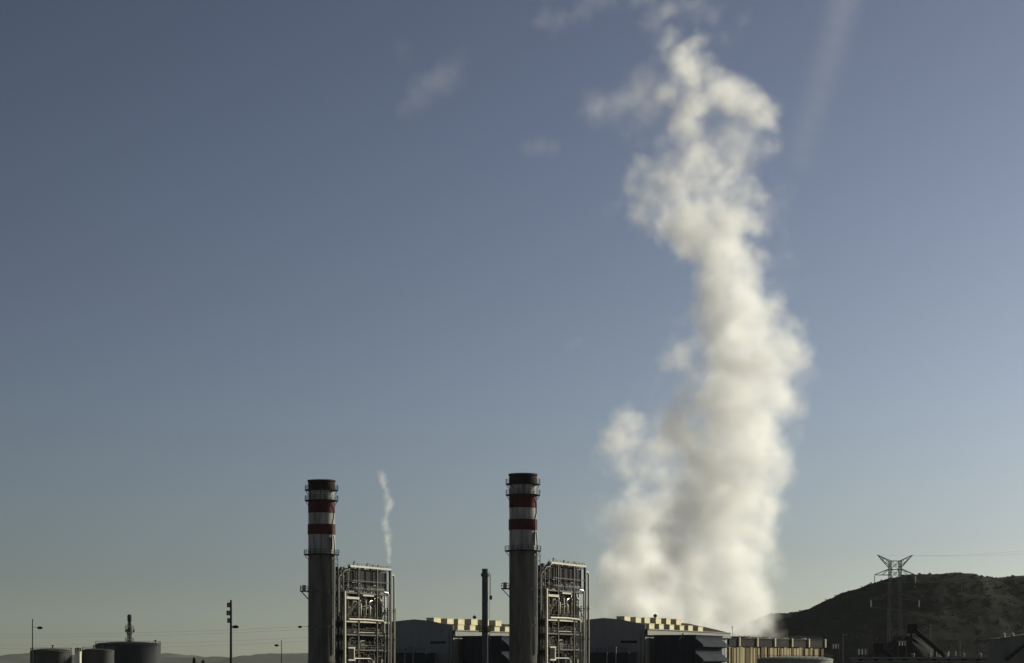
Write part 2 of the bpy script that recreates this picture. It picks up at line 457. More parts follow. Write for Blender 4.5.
# ------------------------------------------------------------------ boiler frames (steel structure, drums, pipes)
def make_boiler():
    t = empty('boiler_frame', (0, 0, 0))
    rr = random.Random(5)
    W, D = 10.0, 6.4
    XS = (0.0, 2.9, 7.0, W)

    def part(name, mb, m, smooth=False, parent=None, kind=None): return mb.build(name, M[m], parent or t, smooth, kind)
    # inner casing with stiffeners
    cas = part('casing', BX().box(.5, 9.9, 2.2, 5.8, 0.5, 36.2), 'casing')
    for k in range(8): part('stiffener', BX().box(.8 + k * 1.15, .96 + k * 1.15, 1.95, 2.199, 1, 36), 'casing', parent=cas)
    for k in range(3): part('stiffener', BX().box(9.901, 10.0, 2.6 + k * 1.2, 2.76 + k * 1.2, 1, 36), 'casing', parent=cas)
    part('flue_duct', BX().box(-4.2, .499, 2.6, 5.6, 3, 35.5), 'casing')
    # columns
    for x in XS:
        for y in (0.0, D):
            main = (x in (0.0, W))
            w = .27 if main and y == 0 else .19
            part('column', BX().box(x - w, x + w, y - w, y + w, 0, 43.0 if x > 0 else 36.6), 'cream' if (y == 0 and x == 0.0) else 'galv')
    for y in (3.2,): part('column', BX().box(W - .2, W + .2, y - .2, y + .2, 0, 43), 'galv')
    # floors: beams round the edge, grating, railing
    levels = (6.0, 12.0, 17.6, 21.4, 25.4, 29.0, 36.4)
    for z in levels:
        big = z == 29.0
        for a, b in zip(XS, XS[1:]):
            part('beam', BX().box(a + .28, b - .28, -.16, .16, z - (.5 if big else .36), z), 'cream' if big else 'galv')
        for y0, y1 in ((.3, 2.98), (3.42, 6.18)):
            part('beam', BX().box(W - .14, W + .14, y0, y1, z - .34, z), 'galv')
        part('beam', BX().box(-.14, .14, .3, D - .22, z - .34, z), 'galv')
        gr = part('grating', BX().box(.17, W - .17, .18, 1.9, z - .12, z - .04) if z < 29.5 else BX().box(.17, W - .17, .18, D - .3, z + .002, z + .08), 'dark')
        if z in (21.4, 25.4, 29.0, 36.4):
            rl = BX(); railing(rl, [(.35 + k * (W - .7) / 8, -.05) for k in range(9)], z + .01, 1.1, .035, closed=False)
            part('railing', rl, 'galv', parent=gr, kind='stuff')
            rl = BX(); railing(rl, [(W + .05, .4 + k * (D - .8) / 8) for k in range(9)], z + .01, 1.1, .035, closed=False)
            part('railing', rl, 'galv', parent=gr, kind='stuff')
    part('beam', BX().box(.29, 3.0, -.2, .18, 34.6, 35.2), 'cream')
    part('beam', BX().box(3.6, 6.0, -.5, -.2, 35.55, 35.95), 'cream')
    # braces
    for (x0, z0, x1, z1) in ((0.2, 30, 3.1, 34.4), (0.2, 6.2, 3.1, 11.6), (6.8, 12.2, 9.2, 17.2), (0.2, 17.8, 3.1, 21.0), (6.8, 6.2, 9.2, 11.6)):
        part('brace', BX().bar((x0, .0, z0), (x1, .0, z1), .16), 'galv')
    for z0, z1 in ((29.2, 36), (17.8, 25), (6.2, 12)):
        part('brace', BX().bar((W, .3, z0), (W, 3.2, z1), .16), 'galv')
        part('brace', BX().bar((W, 6.1, z0), (W, 3.4, z1), .16), 'galv')
    # upper house: posts, dark sheeting set back, bright rim channel, roof
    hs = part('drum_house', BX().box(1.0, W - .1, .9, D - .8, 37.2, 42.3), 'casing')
    for k in range(3): part('sheet_rib', BX().box(2.2 + k * 2.7, 2.36 + k * 2.7, .7, .899, 38.3, 42.2), 'black', parent=hs)
    for k in range(3): part('sheet_rib', BX().box(W - .099, W - .05, 1.4 + k * 1.5, 1.56 + k * 1.5, 38.3, 42.2), 'black', parent=hs)
    part('house_roof', BX().box(1.5, W + .1, .4, D - .3, 42.55, 42.7), 'dark', parent=hs)
    part('rim_channel', BX().box(1.0, W + .05, -.3, -.1, 43.0, 43.5), 'cream')
    part('rim_channel', BX().box(W - .05, W + .05, -.098, D, 43.0, 43.5), 'clad')
    for k in range(8): part('house_post', BX().box(2.2 + k * 1.1, 2.36 + k * 1.1, -.1, .06, 36.4, 42.69), 'galv' if k in (1, 5) else 'black')
    part('house_beam', BX().box(1.6, W - .25, -.12, .05, 39.4, 39.62), 'grey')
    rl = BX(); railing(rl, [(1.8 + k * .95, .1) for k in range(9)], 43.1, 1.0, .035, closed=False)
    part('railing', rl, 'galv', kind='stuff')
    rl = BX(); railing(rl, [(W + .3, .4 + k * .7) for k in range(9)], 43.1, 1.0, .035, closed=False)
    part('railing', rl, 'galv', kind='stuff')
    # steam drums behind the posts of the drum floor
    for y, z in ((.45, 37.5),):
        d = part('steam_drum', BX().tube([(2.0, y, z), (2.25, y, z), (8.6, y, z), (8.85, y, z)], [.35, .55, .55, .35], 16), 'grey', True)
        for x in (3.2, 5.4, 7.6): part('saddle', BX().box(x - .12, x + .12, y - .4, y + .4, z - 1.05, z - .5), 'dark', parent=d)
    # relief valve silencers and stubs on the roof
    for x, y, h, r in ((3.0, 2.5, .9, .45), (5.2, 3.2, 1.1, .4), (7.2, 2.2, .7, .5), (8.6, 4.2, 1.2, .35)):
        s = part('silencer', BX().lathe([(r, 42.7), (r, 42.7 + h), (r * .5, 42.9 + h), (0, 42.92 + h)], 14, (x, y)), 'galv', True)
        part('vent_pipe', BX().tube([(x, y, 42.8 + h), (x, y, 43.5 + h)], .1, 8), 'clad', True, s)
    for k in range(16):
        x, y, hh = rr.uniform(1.2, 9.6), rr.uniform(.3, 4.5), rr.uniform(.4, 1.7)
        if k % 3 == 0: part('junction_box', BX().box(x, x + .5, y, y + .6, 42.71, 42.7 + hh * .7), rr.choice(('dark', 'grey', 'galv')))
        else: part('vent_pipe', BX().tube([(x, y, 42.71), (x, y, 42.9 + hh), (x + .12, y, 43.05 + hh), (x + .25, y, 42.95 + hh)], rr.uniform(.06, .16), 7), rr.choice(('dark', 'galv', 'clad')), True)
    # vertical vessels and risers in the bay under the drum floor
    for x, z0, z1, r in ((3.9, 30.2, 33.6, .36), (5.0, 30.0, 34.6, .30), (5.9, 30.4, 33.2, .38), (7.0, 30.1, 34.2, .3)):
        v = part('vessel', BX().lathe([(0, z0), (r * .7, z0 + .1), (r, z0 + .35), (r, z1 - .35), (r * .7, z1 - .1), (0, z1)], 14, (x, .75)), 'cream', True)
        part('nozzle', BX().tube([(x, .75, z1 - .05), (x, .75, z1 + .9), (x + .3, .75, z1 + 1.3), (x + .9, .75, z1 + 1.35)], .13, 8), 'clad', True, v)
        part('flange', BX().lathe([(r * .5, z1 + .35), (.3, z1 + .35), (.3, z1 + .5), (r * .5, z1 + .5)], 12, (x, .75)), 'galv', True, v)
    v = part('valve_body', BX().lathe([(0, 33.9), (.5, 34.1), (.72, 34.5), (.5, 35), (.2, 35.3), (.2, 36)], 14, (7.5, -.1)), 'cream', True)
    part('hand_wheel', BX().lathe([(.3, 36.0), (.42, 36.0), (.42, 36.08), (.3, 36.08), (.3, 36.0)], 14, (7.5, -.1)), 'dark', True, v)
    # header pipes along the front
    part('header_pipe', BX().tube([(.5, -.45, 29.25), (4.6, -.45, 29.35), (7.9, -.45, 29.15), (8.2, -.45, 28.8), (8.2, -.45, 26.0)], .27, 12), 'cream', True)
    part('header_pipe', BX().tube([(2.2, .5, 25.9), (8.4, .5, 25.9)], .22, 10), 'clad', True)
    part('header_pipe', BX().tube([(1.0, -.35, 19.0), (5.2, -.35, 19.0), (5.6, -.35, 18.6), (5.6, -.35, 12)], .2, 10), 'clad', True)
    # downcomers at the right-hand corner, full height
    for x, y, r, z1, m in ((W + .62, -.35, .27, 41.8, 'cream'), (W - .75, -.42, .2, 37.0, 'clad'), (W + .75, 2.6, .22, 39, 'clad'), (W - 1.5, -.3, .16, 29, 'galv')):
        p = part('downcomer', BX().tube([(x, y, 0), (x, y, z1 - .5), (x - .15, y + .15, z1 - .1), (x - .6, y + .6, z1)], r, 10), m, True)
        for z in (8, 16, 24, 32): part('pipe_clamp', BX().lathe([(r, z), (r + .09, z), (r + .09, z + .22), (r, z + .22)], 10, (x, y)), 'dark', True, p)
    # risers in the lower bays
    for k, x in enumerate((1.9, 2.6, 3.8, 4.5, 5.6, 6.2, 7.3)):
        part('riser', BX().tube([(x, 1.2 + .2 * (k % 2), 2), (x, 1.2 + .2 * (k % 2), 24.6 - (k % 3) * 1.6)], .1 + .07 * (k % 3), 8), ('clad', 'galv', 'cream', 'galv', 'rust', 'galv', 'clad')[k], True)
    # elbows and small lines in the bay between the floors
    for k in range(84):
        x, z = rr.uniform(.8, 8.2), rr.choice((25.7, 29.6, 30.4, 31.5, 21.8, 33, 17.9, 36.8, 37.5, 19.5))
        dx, dz = rr.uniform(.5, 1.8) * rr.choice((-1, 1)), rr.uniform(1, 3.0)
        y = rr.uniform(.25, 1.6) - (.8 if z > 36 else 0)
        x2 = min(9.0, max(.4, x + dx))
        part('small_pipe', BX().tube([(x, y, z), (x, y, z + dz * .8), (x + (x2 - x) * .2, y, z + dz), (x2, y, z + dz)], rr.uniform(.06, .15), 7), rr.choice(('clad', 'galv', 'cream', 'dark', 'dark', 'rust')), True)
    for k in range(26):
        x, z = rr.uniform(.5, 9.0), rr.choice((21.4, 25.4, 29.0, 36.4, 17.6)) + .05
        w, h = rr.uniform(.3, .8), rr.uniform(.6, 1.6)
        part('junction_box', BX().box(x, x + w, .35, .35 + w * .6, z, z + h), rr.choice(('cream', 'grey', 'dark', 'hood')))
    # pale instrument shelter with a dark opening at the left column
    sh = part('instrument_shelter', BX().box(.3, 1.75, -.75, -.42, 21.6, 22.0).box(.3, 1.75, -.75, -.42, 18.4, 18.8).box(1.3, 1.75, -.75, -.42, 18.8, 21.6), 'cream')
    part('opening', BX().box(.35, 1.299, -.6, -.45, 18.81, 21.59), 'void', parent=sh)  # near-black fill painted in for the shade inside
    # stair tower on the right flank
    x0, x1 = W + .9, W + 2.7
    for x in (x0, x1):
        for y in (2.0, 5.0): part('stair_post', BX().box(x - .09, x + .09, y - .09, y + .09, 0, 33), 'dark')
    for k, z in enumerate((5, 10, 15, 19.4, 23.6, 27.8, 31.8)):
        ld = part('stair_landing', BX().box(x0 + .1, x1 - .1, 2.1, 4.9, z - .1, z), 'dark')
        rl = BX(); railing(rl, [(x0 + .12, 2.12), (x1 - .12, 2.12), (x1 - .12, 4.88)], z, 1.1, .035, closed=False)
        part('railing', rl, 'galv', parent=ld, kind='stuff')
        zz = (0, 5, 10, 15, 19.4, 23.6, 27.8)[k]
        y = 1.9 if k % 2 else 5.1
        part('stair_flight', BX().bar((x0 + .3, y, zz), (x1 - .3, y, z), .8 if False else .5, .16), 'galv')
    # access bridges and lattice between chimney and frame
    for z in (36.4, 39.2, 41.6):
        br = part('access_bridge', BX().box(-2.2 + (z - 36.4) * .3, 1.6, .6, 1.74, z - .14, z), 'dark')
        rl = BX(); railing(rl, [(-2.9 + (z - 36.4) * .3 + k * .72, .62) for k in range(6)], z, 1.1, .04, closed=False)
        part('railing', rl, 'galv', parent=br, kind='stuff')
    bk = part('dark_backing_panel', BX().box(-1.6, 1.7, 1.9, 2.1, 33, 41.8), 'casing')  # dark sheet added behind the lattice to close and darken the gaps
    for k in range(4): part('panel_rib', BX().box(-1.5 + k * .95, -1.36 + k * .95, 1.75, 1.899, 33, 41.7), 'dark', parent=bk)
    for x in (-2.2, -1.0, 1.2): part('bridge_post', BX().box(x - .1, x + .1, .5, .7, 30, 43.2 + x * .4), 'galv')
    for x, z in ((-1.6, 37.3), (-.6, 40.2), (.6, 37.8), (.9, 41.9), (-1.2, 42.1)):
        part('junction_box', BX().box(x, x + .55, .2, .55, z, z + .8), 'grey')
    for k in range(5):
        x = -2.3 + k * .75
        part('small_pipe', BX().tube([(x, .3, 31), (x, .3, 40 + k * .5), (x + .4, .3, 40.6 + k * .5), (x + 1.3, .3, 40.8 + k * .5)], .09, 7), ('clad', 'galv', 'dark', 'clad', 'galv')[k], True)
    part('brace', BX().bar((-2.2, .6, 37), (-1.0, .6, 39.2), .12), 'galv')
    part('brace', BX().bar((-1.0, .6, 39.4), (1.2, .6, 41.5), .12), 'galv')
    return t


boiler = make_boiler()
BOFF = Vector((5.95, 6.0, 0))
boiler.location = CHIM_R + BOFF
boiler.rotation_euler.z = PLANT + math.pi / 2
tag(boiler, 'open steel boiler frame crowded with pipes beside the chimney near the slim vent stack', 'boiler', 'steel boiler frames beside the chimneys')
boiler_l = copy_tree(boiler)
boiler_l.location = CHIM_L + BOFF + Vector((-.4, 0, 0))
tag(boiler_l, 'open steel boiler frame crowded with pipes, a thin steam jet leaving its roof corner', 'boiler', 'steel boiler frames beside the chimneys')


# ------------------------------------------------------------------ turbine halls
HW, HL, HE, HR_ = 25.0, 81.0, 27.6, 30.6       # width, length, eave and ridge height


def make_hall():
    t = empty('turbine_hall', (0, 0, 0))

    def part(name, mb, m, parent=None, smooth=False): return mb.build(name, M[m], parent or t, smooth)
    # local x runs along the gable (corner at x=0, hall towards -x), y along the hall
    gw = MB()
    gw.add([(0, 0, 0), (-HW, 0, 0), (-HW, 0, HR_ - .9), (-HW / 2, 0, HR_ + .2), (-7.8, 0, HR_ - .2), (0, 0, HR_ - 1.75), (0, .3, 0), (-HW, .3, 0), (-HW, .3, HR_ - .9), (-HW / 2, .3, HR_ + .2), (-7.8, .3, HR_ - .2), (0, .3, HR_ - 1.75)],
           [(0, 1, 2, 3, 4, 5), (11, 10, 9, 8, 7, 6), (0, 6, 7, 1), (1, 7, 8, 2), (2, 8, 9, 3), (3, 9, 10, 4), (4, 10, 11, 5), (5, 11, 6, 0)])
    part('gable_wall', gw, 'wall')
    gb = MB()
    gb.v = [(x, y + HL - .3, z - (0 if z < 1 else 1.1 if x > -1 else .8)) for x, y, z in gw.v]; gb.f = list(gw.f)
    part('gable_wall', gb, 'wall')
    part('side_wall', MB().box(-.3, -.002, .302, HL - .302, 0, HE - 1.4), 'wall_side')
    part('side_wall', MB().box(-HW + .002, -HW + .3, .302, HL - .302, 0, HE - 1.4), 'wall_side')
    rf = MB()
    x0, x1, xm, y0, y1 = -HW - .8, .8, -HW / 2, .31, HL - .31
    sl = (HR_ - HE) / (HW / 2)
    ze = HR_ - sl * (HW / 2 + .8)
    rf.add([(x0, y0, ze), (xm, y0, HR_), (x1, y0, ze), (x0, y1, ze), (xm, y1, HR_), (x1, y1, ze),
            (x0, y0, ze - .25), (xm, y0, HR_ - .25), (x1, y0, ze - .25), (x0, y1, ze - .25), (xm, y1, HR_ - .25), (x1, y1, ze - .25)],
           [(0, 1, 4, 3), (1, 2, 5, 4), (9, 10, 7, 6), (10, 11, 8, 7), (0, 6, 7, 1), (1, 7, 8, 2), (3, 4, 10, 9), (4, 5, 11, 10), (0, 3, 9, 6), (2, 8, 11, 5)])
    roof = part('roof', rf, 'roof')
    fa = part('fascia', MB().box(.82, 1.0, -.6, HL + .6, HE - 1.75, HE + .05), 'fascia')
    part('gutter', MB().box(1.002, 1.3, -.6, HL + .6, HE - .25, HE - .02), 'lightgrey', fa)
    part('soffit', MB().box(-.0015, .819, -.4, HL + .4, HE - 1.7, HE - 1.55), 'grey')

    rv = random.Random(17)

    def vent(x, y, zb, L, w=2.6, h=1.55):
        v = part('roof_vent', MB().box(x - w / 2, x + w / 2, y, y + L, zb - .5, zb + h), 'vent', roof)
        part('vent_cap', MB().box(x - w / 2 - .25, x + w / 2 + .1, y - .2, y + L + .2, zb + h + .002, zb + h + .14), 'vent', roof)
        return v
    for k in range(6):
        vent(-7.6 + rv.uniform(-.3, .3), 0.4 + k * 9.6 + rv.uniform(-.3, .5), HR_ - sl * 5.0 + .7, 4.6 + rv.uniform(-.5, .5), 2.4, 1.1 + rv.uniform(-.15, .1))
    for k in range(6):
        vent(-1.1 + rv.uniform(-.2, .2), 3.4 + k * 9.4 + rv.uniform(-.4, .4), ze + .45, 4.6 + rv.uniform(-.5, .5), 2.2, 1.15 + rv.uniform(-.15, .1))
    # walkway hatch, small roof fan
    fx, fy = -HW / 2 + 1.0, 44
    f = part('roof_fan', MB().lathe([(.3, HR_ - 1.4), (.3, HR_ + 1.3), (.55, HR_ + 1.4), (.55, HR_ + 1.9), (.2, HR_ + 2.2), (0, HR_ + 2.25)], 16, (fx, fy)), 'grey', roof, True)
    part('fan_guard', MB().lathe([(.551, HR_ + 1.6), (.65, HR_ + 1.6), (.65, HR_ + 1.7), (.551, HR_ + 1.7)], 16, (fx, fy)), 'dark', roof)
    # gable details: corner trims, wall louvre, sheet joints, service door, lamp
    part('corner_trim', MB().box(-.25, .12, -.12, -.002, 0, HE - 1.0), 'grey')
    for x, z in ((-20, 12), (-11, 15), (-3.5, 12)): part('wall_lamp', MB().box(x - .25, x + .25, -.5, -.002, z, z + .3), 'galv')
    part('downpipe', MB().tube([(-1.2, -.2, 0), (-1.2, -.2, 27)], .12, 8), 'grey', None, True)
    part('wall_panel', MB().box(-9.5, -1.8, -.1, -.003, 0, 21.5), 'wall')
    part('louvre', MB().box(-7.2, -2.4, -.22, -.002, 23.6, 24.3), 'casing')
    for x in (-21, -17, -13, -9, -5): part('sheet_joint', MB().box(x - .06, x + .06, -.05, -.002, 0, HE - .7), 'wall')
    d = part('roller_door', MB().box(-14, -8.5, -.12, -.002, 0, 6.5), 'grey')
    part('door_frame', MB().box(-14.3, -14.001, -.2, -.002, 0, 6.8).box(-8.499, -8.2, -.2, -.002, 0, 6.8).box(-14.0, -8.5, -.2, -.002, 6.501, 6.8), 'dark', d)
    # bright end bay of the side wall seen past the filter house
    for k in range(9): part('downpipe', MB().tube([(.16, 4 + k * 9.2, 0), (.16, 4 + k * 9.2, HE - 1.8)], .09, 8), 'lightgrey', None, True)
    return t


hall = make_hall()
HALL_R = Vector((37.7, 680, 0)); HALL_L = Vector((-17.2, 700, 0))
hall.location = HALL_R
hall.rotation_euler.z = PLANT
tag(hall, 'grey turbine hall with cream roof vents, standing between a boiler frame and the cooling towers', 'hall', 'turbine halls')
hall_l = copy_tree(hall)
hall_l.location = HALL_L
tag(hall_l, 'grey turbine hall with cream roof vents, standing behind the slim dark vent stack', 'hall', 'turbine halls')


def make_filter_house():
    t = empty('air_filter_house', (0, 0, 0))

    def part(name, mb, m, parent=None): return mb.build(name, M[m], parent or t)
    W, L, Z0, Z1 = 12.4, 26.0, 6.0, 25.6
    body = part('housing', MB().box(0, W, 0, L, Z0, Z1), 'navy')
    part('roof_lip', MB().box(-.2, W + .25, -.25, L + .2, Z1 + .002, Z1 + .3), 'navy')
    for k in range(5): part('panel_rib', MB().box(.4 + k * 2.9, .55 + k * 2.9, -.15, -.002, Z0, Z1 - .1), 'navy', body)
    part('panel_band', MB().box(.1, W - .1, -.28, -.153, 19.2, 19.5), 'navy', body)
    part('panel_band', MB().box(.1, W - .1, -.28, -.153, 22.8, 23.1), 'navy', body)
    for x in (1, W - 1):
        for y in (1, L / 2, L - 1): part('support_leg', MB().box(x - .35, x + .35, y - .35, y + .35, 0, Z0), 'grey')
    # rain hoods in tiers on the sunny side
    for j, z in enumerate((9.5, 13.6, 17.7, 21.8)):
        for k in range(2):
            y0, y1 = .5 + k * 12.6, 12.8 + k * 12.6
            h = MB()
            pr = [(W + .002, z + 3.0), (W + 2.1, z + 1.25), (W + 2.1, z + .75), (W + .002, z + .35)]
            h.add([(x, y0, zz) for x, zz in pr] + [(x, y1, zz) for x, zz in pr], [(0, 1, 2, 3), (7, 6, 5, 4), (0, 4, 5, 1), (1, 5, 6, 2), (2, 6, 7, 3), (3, 7, 4, 0)])
            hd = part('rain_hood', h, 'hood')
    br = part('lifting_bracket', MB().bar((W * .62, -.6, 24.4), (W * .72, -.6, 26.4), .3), 'lightgrey')
    part('lifting_arm', MB().box(W * .7, W * .74, -.6, -.26, 25.0, 25.3), 'lightgrey', br)
    return t


fh = make_filter_house()
Rm = Matrix.Rotation(PLANT, 3, 'Z')
fh.location = HALL_R + Rm @ Vector((1.6, 3.2, 0))
fh.rotation_euler.z = PLANT
tag(fh, 'dark navy air filter house with rain hoods on the hall next to the cooling towers', 'filter house', 'air filter houses on the turbine halls')
fh_l = copy_tree(fh)
fh_l.location = HALL_L + Rm @ Vector((1.6, 3.2, 0))
tag(fh_l, 'dark navy air filter house with rain hoods, half hidden by the slim vent stack', 'filter house', 'air filter houses on the turbine halls')


def make_annex():
    t = empty('service_building', (0, 0, 0))

    def part(name, mb, m, parent=None): return mb.build(name, M[m], parent or t)
    part('wall', MB().box(0, 15, 0, 7, 0, 20.6), 'navy')
    part('roof', MB().box(-.3, 15.3, -.3, 7.3, 20.602, 20.9), 'casing')
    rl = MB(); railing(rl, [(0, -.1), (3, -.1), (6, -.1), (9, -.1), (12, -.1), (15, -.1)], 20.9, 1.1, .05, closed=False)
    rl.build('railing', M['dark'], t, kind='stuff')
    for k in range(4): part('window', MB().box(1.2 + k * 3.6, 3.4 + k * 3.6, -.1, -.002, 14.5, 16.5), 'glass')
    p = part('pipe_portal', MB().bar((9.2, -1.2, 0), (9.2, -1.2, 22.2), .3).bar((11.8, -1.2, 0), (11.8, -1.2, 22.2), .3).bar((9.05, -1.2, 22.35), (11.95, -1.2, 22.35), .32), 'lightgrey')
    part('cable_tray', MB().box(1.5, 1.9, -.6, -.3, 0, 21.5), 'lightgrey')
    return t


annex = make_annex()
annex.location = HALL_L + Rm @ Vector((-20, -9, 0))
annex.rotation_euler.z = PLANT
tag(annex, 'low dark service building at the foot of the hall behind the steaming boiler frame', 'building', 'low service buildings before the halls')
annex2 = copy_tree(annex)
annex2.location = HALL_R + Rm @ Vector((-17, -9, 0))
tag(annex2, 'low dark service building at the foot of the hall beside the cooling towers', 'building', 'low service buildings before the halls')


# ------------------------------------------------------------------ slim vent stack
def make_vent_stack():
    t = empty('vent_stack', P(485, 668, 590) * 1)
    t.location.z = 0
    m = M['navy2']
    MB().lathe([(.95, 0), (.82, 6), (.76, 20), (.74, 40.9), (.6, 40.9), (.6, 39)], 20).build('shaft', m, t, True)
    MB().lathe([(.741, 38.9), (1.0, 39.1), (1.0, 39.7), (.741, 39.9)], 20).build('collar', m, t, True)
    for z in (25.6, 13):
        p = MB().lathe([(.8, z - .25), (1.5, z - .15), (1.5, z), (.8, z)], 20).build('platform', M['dark'], t)
        rl = MB(); railing(rl, circle(1.42, 12), z, 1.1, .04)
        rl.build('railing', M['dark'], p, kind='stuff')
    l = MB()
    for y in (-.2, .2): l.bar((1.1, y, 1), (1.1, y, 40.3), .06)
    z = 1.2
    while z < 40.2:
        l.bar((1.1, -.2, z), (1.1, .2, z), .04); z += .5
    for z in range(3, 40, 4): l.bar((.7, 0, z), (1.12, 0, z), .06)
    l.build('ladder', M['dark'], t, kind='stuff')
    MB().box(1.15, 1.75, -.3, .3, 33.3, 34.3).build('lamp_box', M['dark'], t)
    MB().tube([(1.35, 0, 34.31), (1.35, 0, 39.6)], .07, 6).build('conduit', M['dark'], t)
    return tag(t, 'slim dark blue grey vent stack with ladder standing before the turbine hall', 'vent stack')


M['navy2'] = mat('slate_paint', (0.07, 0.078, 0.10), 0.6, 0, 0.3, 0.5, 0, True)
make_vent_stack()


# ------------------------------------------------------------------ cooling towers
def make_cooling_row():
    t = empty('cooling_tower', (0, 0, 0))
    rr = random.Random(8)

    def part(name, mb, m, parent=None, smooth=False): return mb.build(name, M[m], parent or t, smooth)
    L, D, ZP, ZT = 67.0, 16.0, 23.7, 26.7
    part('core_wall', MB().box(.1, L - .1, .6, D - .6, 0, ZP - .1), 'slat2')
    par = part('parapet', MB().box(0, L, .1, D - .1, ZP, ZT - .5).box(.3, L - .3, .4, D - .4, ZT - .5, ZT - .45), 'parapet')
    part('coping', MB().box(-.2, L + .2, -.1, D + .1, ZT - .449, ZT - .15), 'casing', par)
    for k in range(6):
        x = 6.2 + k * 12.2
        part('pilaster', MB().box(x - .3, x + .3, -.5, .09, ZP + .1, ZT + .1), 'vent')
    x = .3
    k = 0
    while x < L - .5:
        w = rr.uniform(.9, 1.9)
        d = rr.choice((0, .12, .3, -.14))
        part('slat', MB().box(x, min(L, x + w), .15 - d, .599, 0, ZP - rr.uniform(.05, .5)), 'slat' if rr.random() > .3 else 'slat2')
        x += w + rr.uniform(.12, .5)
    y = .8
    while y < D - 1:
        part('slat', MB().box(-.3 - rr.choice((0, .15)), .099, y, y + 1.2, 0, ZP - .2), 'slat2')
        y += 1.6
    for k in range(5):
        part('fan_stack', MB().lathe([(5.0, ZT - .44), (4.4, ZT + .5), (4.6, ZT + .6), (4.2, ZT + .6), (4.2, ZT - .44)], 24, (7 + k * 13.2, D / 2 + .5)), 'grey', None, True)
    for x, h in ((4, 3.4), (42, 2.6)):
        m = part('mast', MB().tube([(x, 1.2, ZT - .14), (x, 1.2, ZT + h)], .09, 6), 'grey')
        part('mast_lamp', MB().box(x - .2, x + .2, 1.0, 1.4, ZT + h + .001, ZT + h + .25), 'grey', m)
    rl = MB(); railing(rl, [(1 + k * 3.25, .5) for k in range(21)], ZT - .15, 1.0, .04, closed=False)
    rl.build('railing', M['dark'], t, kind='stuff')
    return t


cool = make_cooling_row()
CANG = math.atan2(55, 39)
cool.location = (72.5, 800, 0)
cool.rotation_euler.z = CANG
tag(cool, 'row of cooling tower cells with weathered yellowish slats and dark parapet beside the hall', 'cooling tower', 'cooling tower rows')
cool2 = copy_tree(cool)
cool2.location = (30, 816, 0)
tag(cool2, 'row of cooling tower cells hidden behind the turbine hall under the plume', 'cooling tower', 'cooling tower rows')
# ------------------------------------------------------------------ storage tanks
def tank(R, H, dome, m, label, loc, name='storage_tank', group='storage tanks', stair=False, vents=((0, 0),)):
    t = empty(name, loc)
    MB().lathe([(R, 0), (R, H)], 56).build('shell', M[m], t, True)
    n = 8
    MB().lathe([(R + .12, H), (R + .12, H + .25)] + [(R * math.cos(a), H + .25 + dome * math.sin(a)) for a in [math.pi / 2 * k / n for k in range(n)]] + [(0, H + .25 + dome)], 56).build('roof', M[m], t, True)
    for k in range(1, 6):
        z = H * k / 6
        MB().lathe([(R, z), (R + .07, z), (R + .07, z + .2), (R, z + .2)], 56).build('wind_girder', M[m], t, True)
    rl = MB(); railing(rl, circle(R - .1, 36), H + .25, 1.1, .035)
    rl.build('railing', M['dark'], t, kind='stuff')
    if stair:
        s = MB()
        k0 = 24
        for k in range(k0):
            a = math.radians(-150 + 100 * k / k0); a2 = math.radians(-150 + 100 * (k + 1) / k0)
            s.bar((math.cos(a) * (R + .4), math.sin(a) * (R + .4), H * k / k0), (math.cos(a2) * (R + .4), math.sin(a2) * (R + .4), H * (k + 1) / k0), .7, .15)
        s.build('spiral_stair', M['dark'], t, kind='stuff')
    for x, y in vents:
        zz = H + .25 + dome * max(0, 1 - (x * x + y * y) / R / R) ** .5
        v = MB().tube([(x, y, zz - .2), (x, y, zz + .7)], .18, 8).build('vent', M['dark'], t, True)
        MB().lathe([(0, zz + .7), (.4, zz + .7), (.4, zz + .9), (0, zz + 1.0)], 10, (x, y)).build('vent_cap', M['dark'], t, True)
    return tag(t, label, 'tank', group)


def at(px, Y): return ((px - 512) * Y / F, Y, 0)


tank(6.0, 21.0, .95, 'tank', 'dark grey domed tank beside the thin lamp mast, in a row of storage tanks', at(51, 700), vents=((0.5, 0),))
tank(4.7, 21.3, .7, 'tank', 'dark grey domed tank between its pale narrow neighbour and the broad tank', at(98, 705), vents=((-1.2, 0), (1.2, 0)))
tank(10.3, 23.6, 1.0, 'tank2', 'broad slate tank under the slim platform tower, largest of the storage tanks', at(128, 760), vents=((8.5, 1),))
tank(.95, 20.9, .25, 'pale', 'narrow pale sunlit tank squeezed between two dark domed tanks', at(78, 690))
tank(10.2, 18.6, .9, 'fascia', 'pale low domed tank in front of the cooling towers', at(795, 650), vents=())


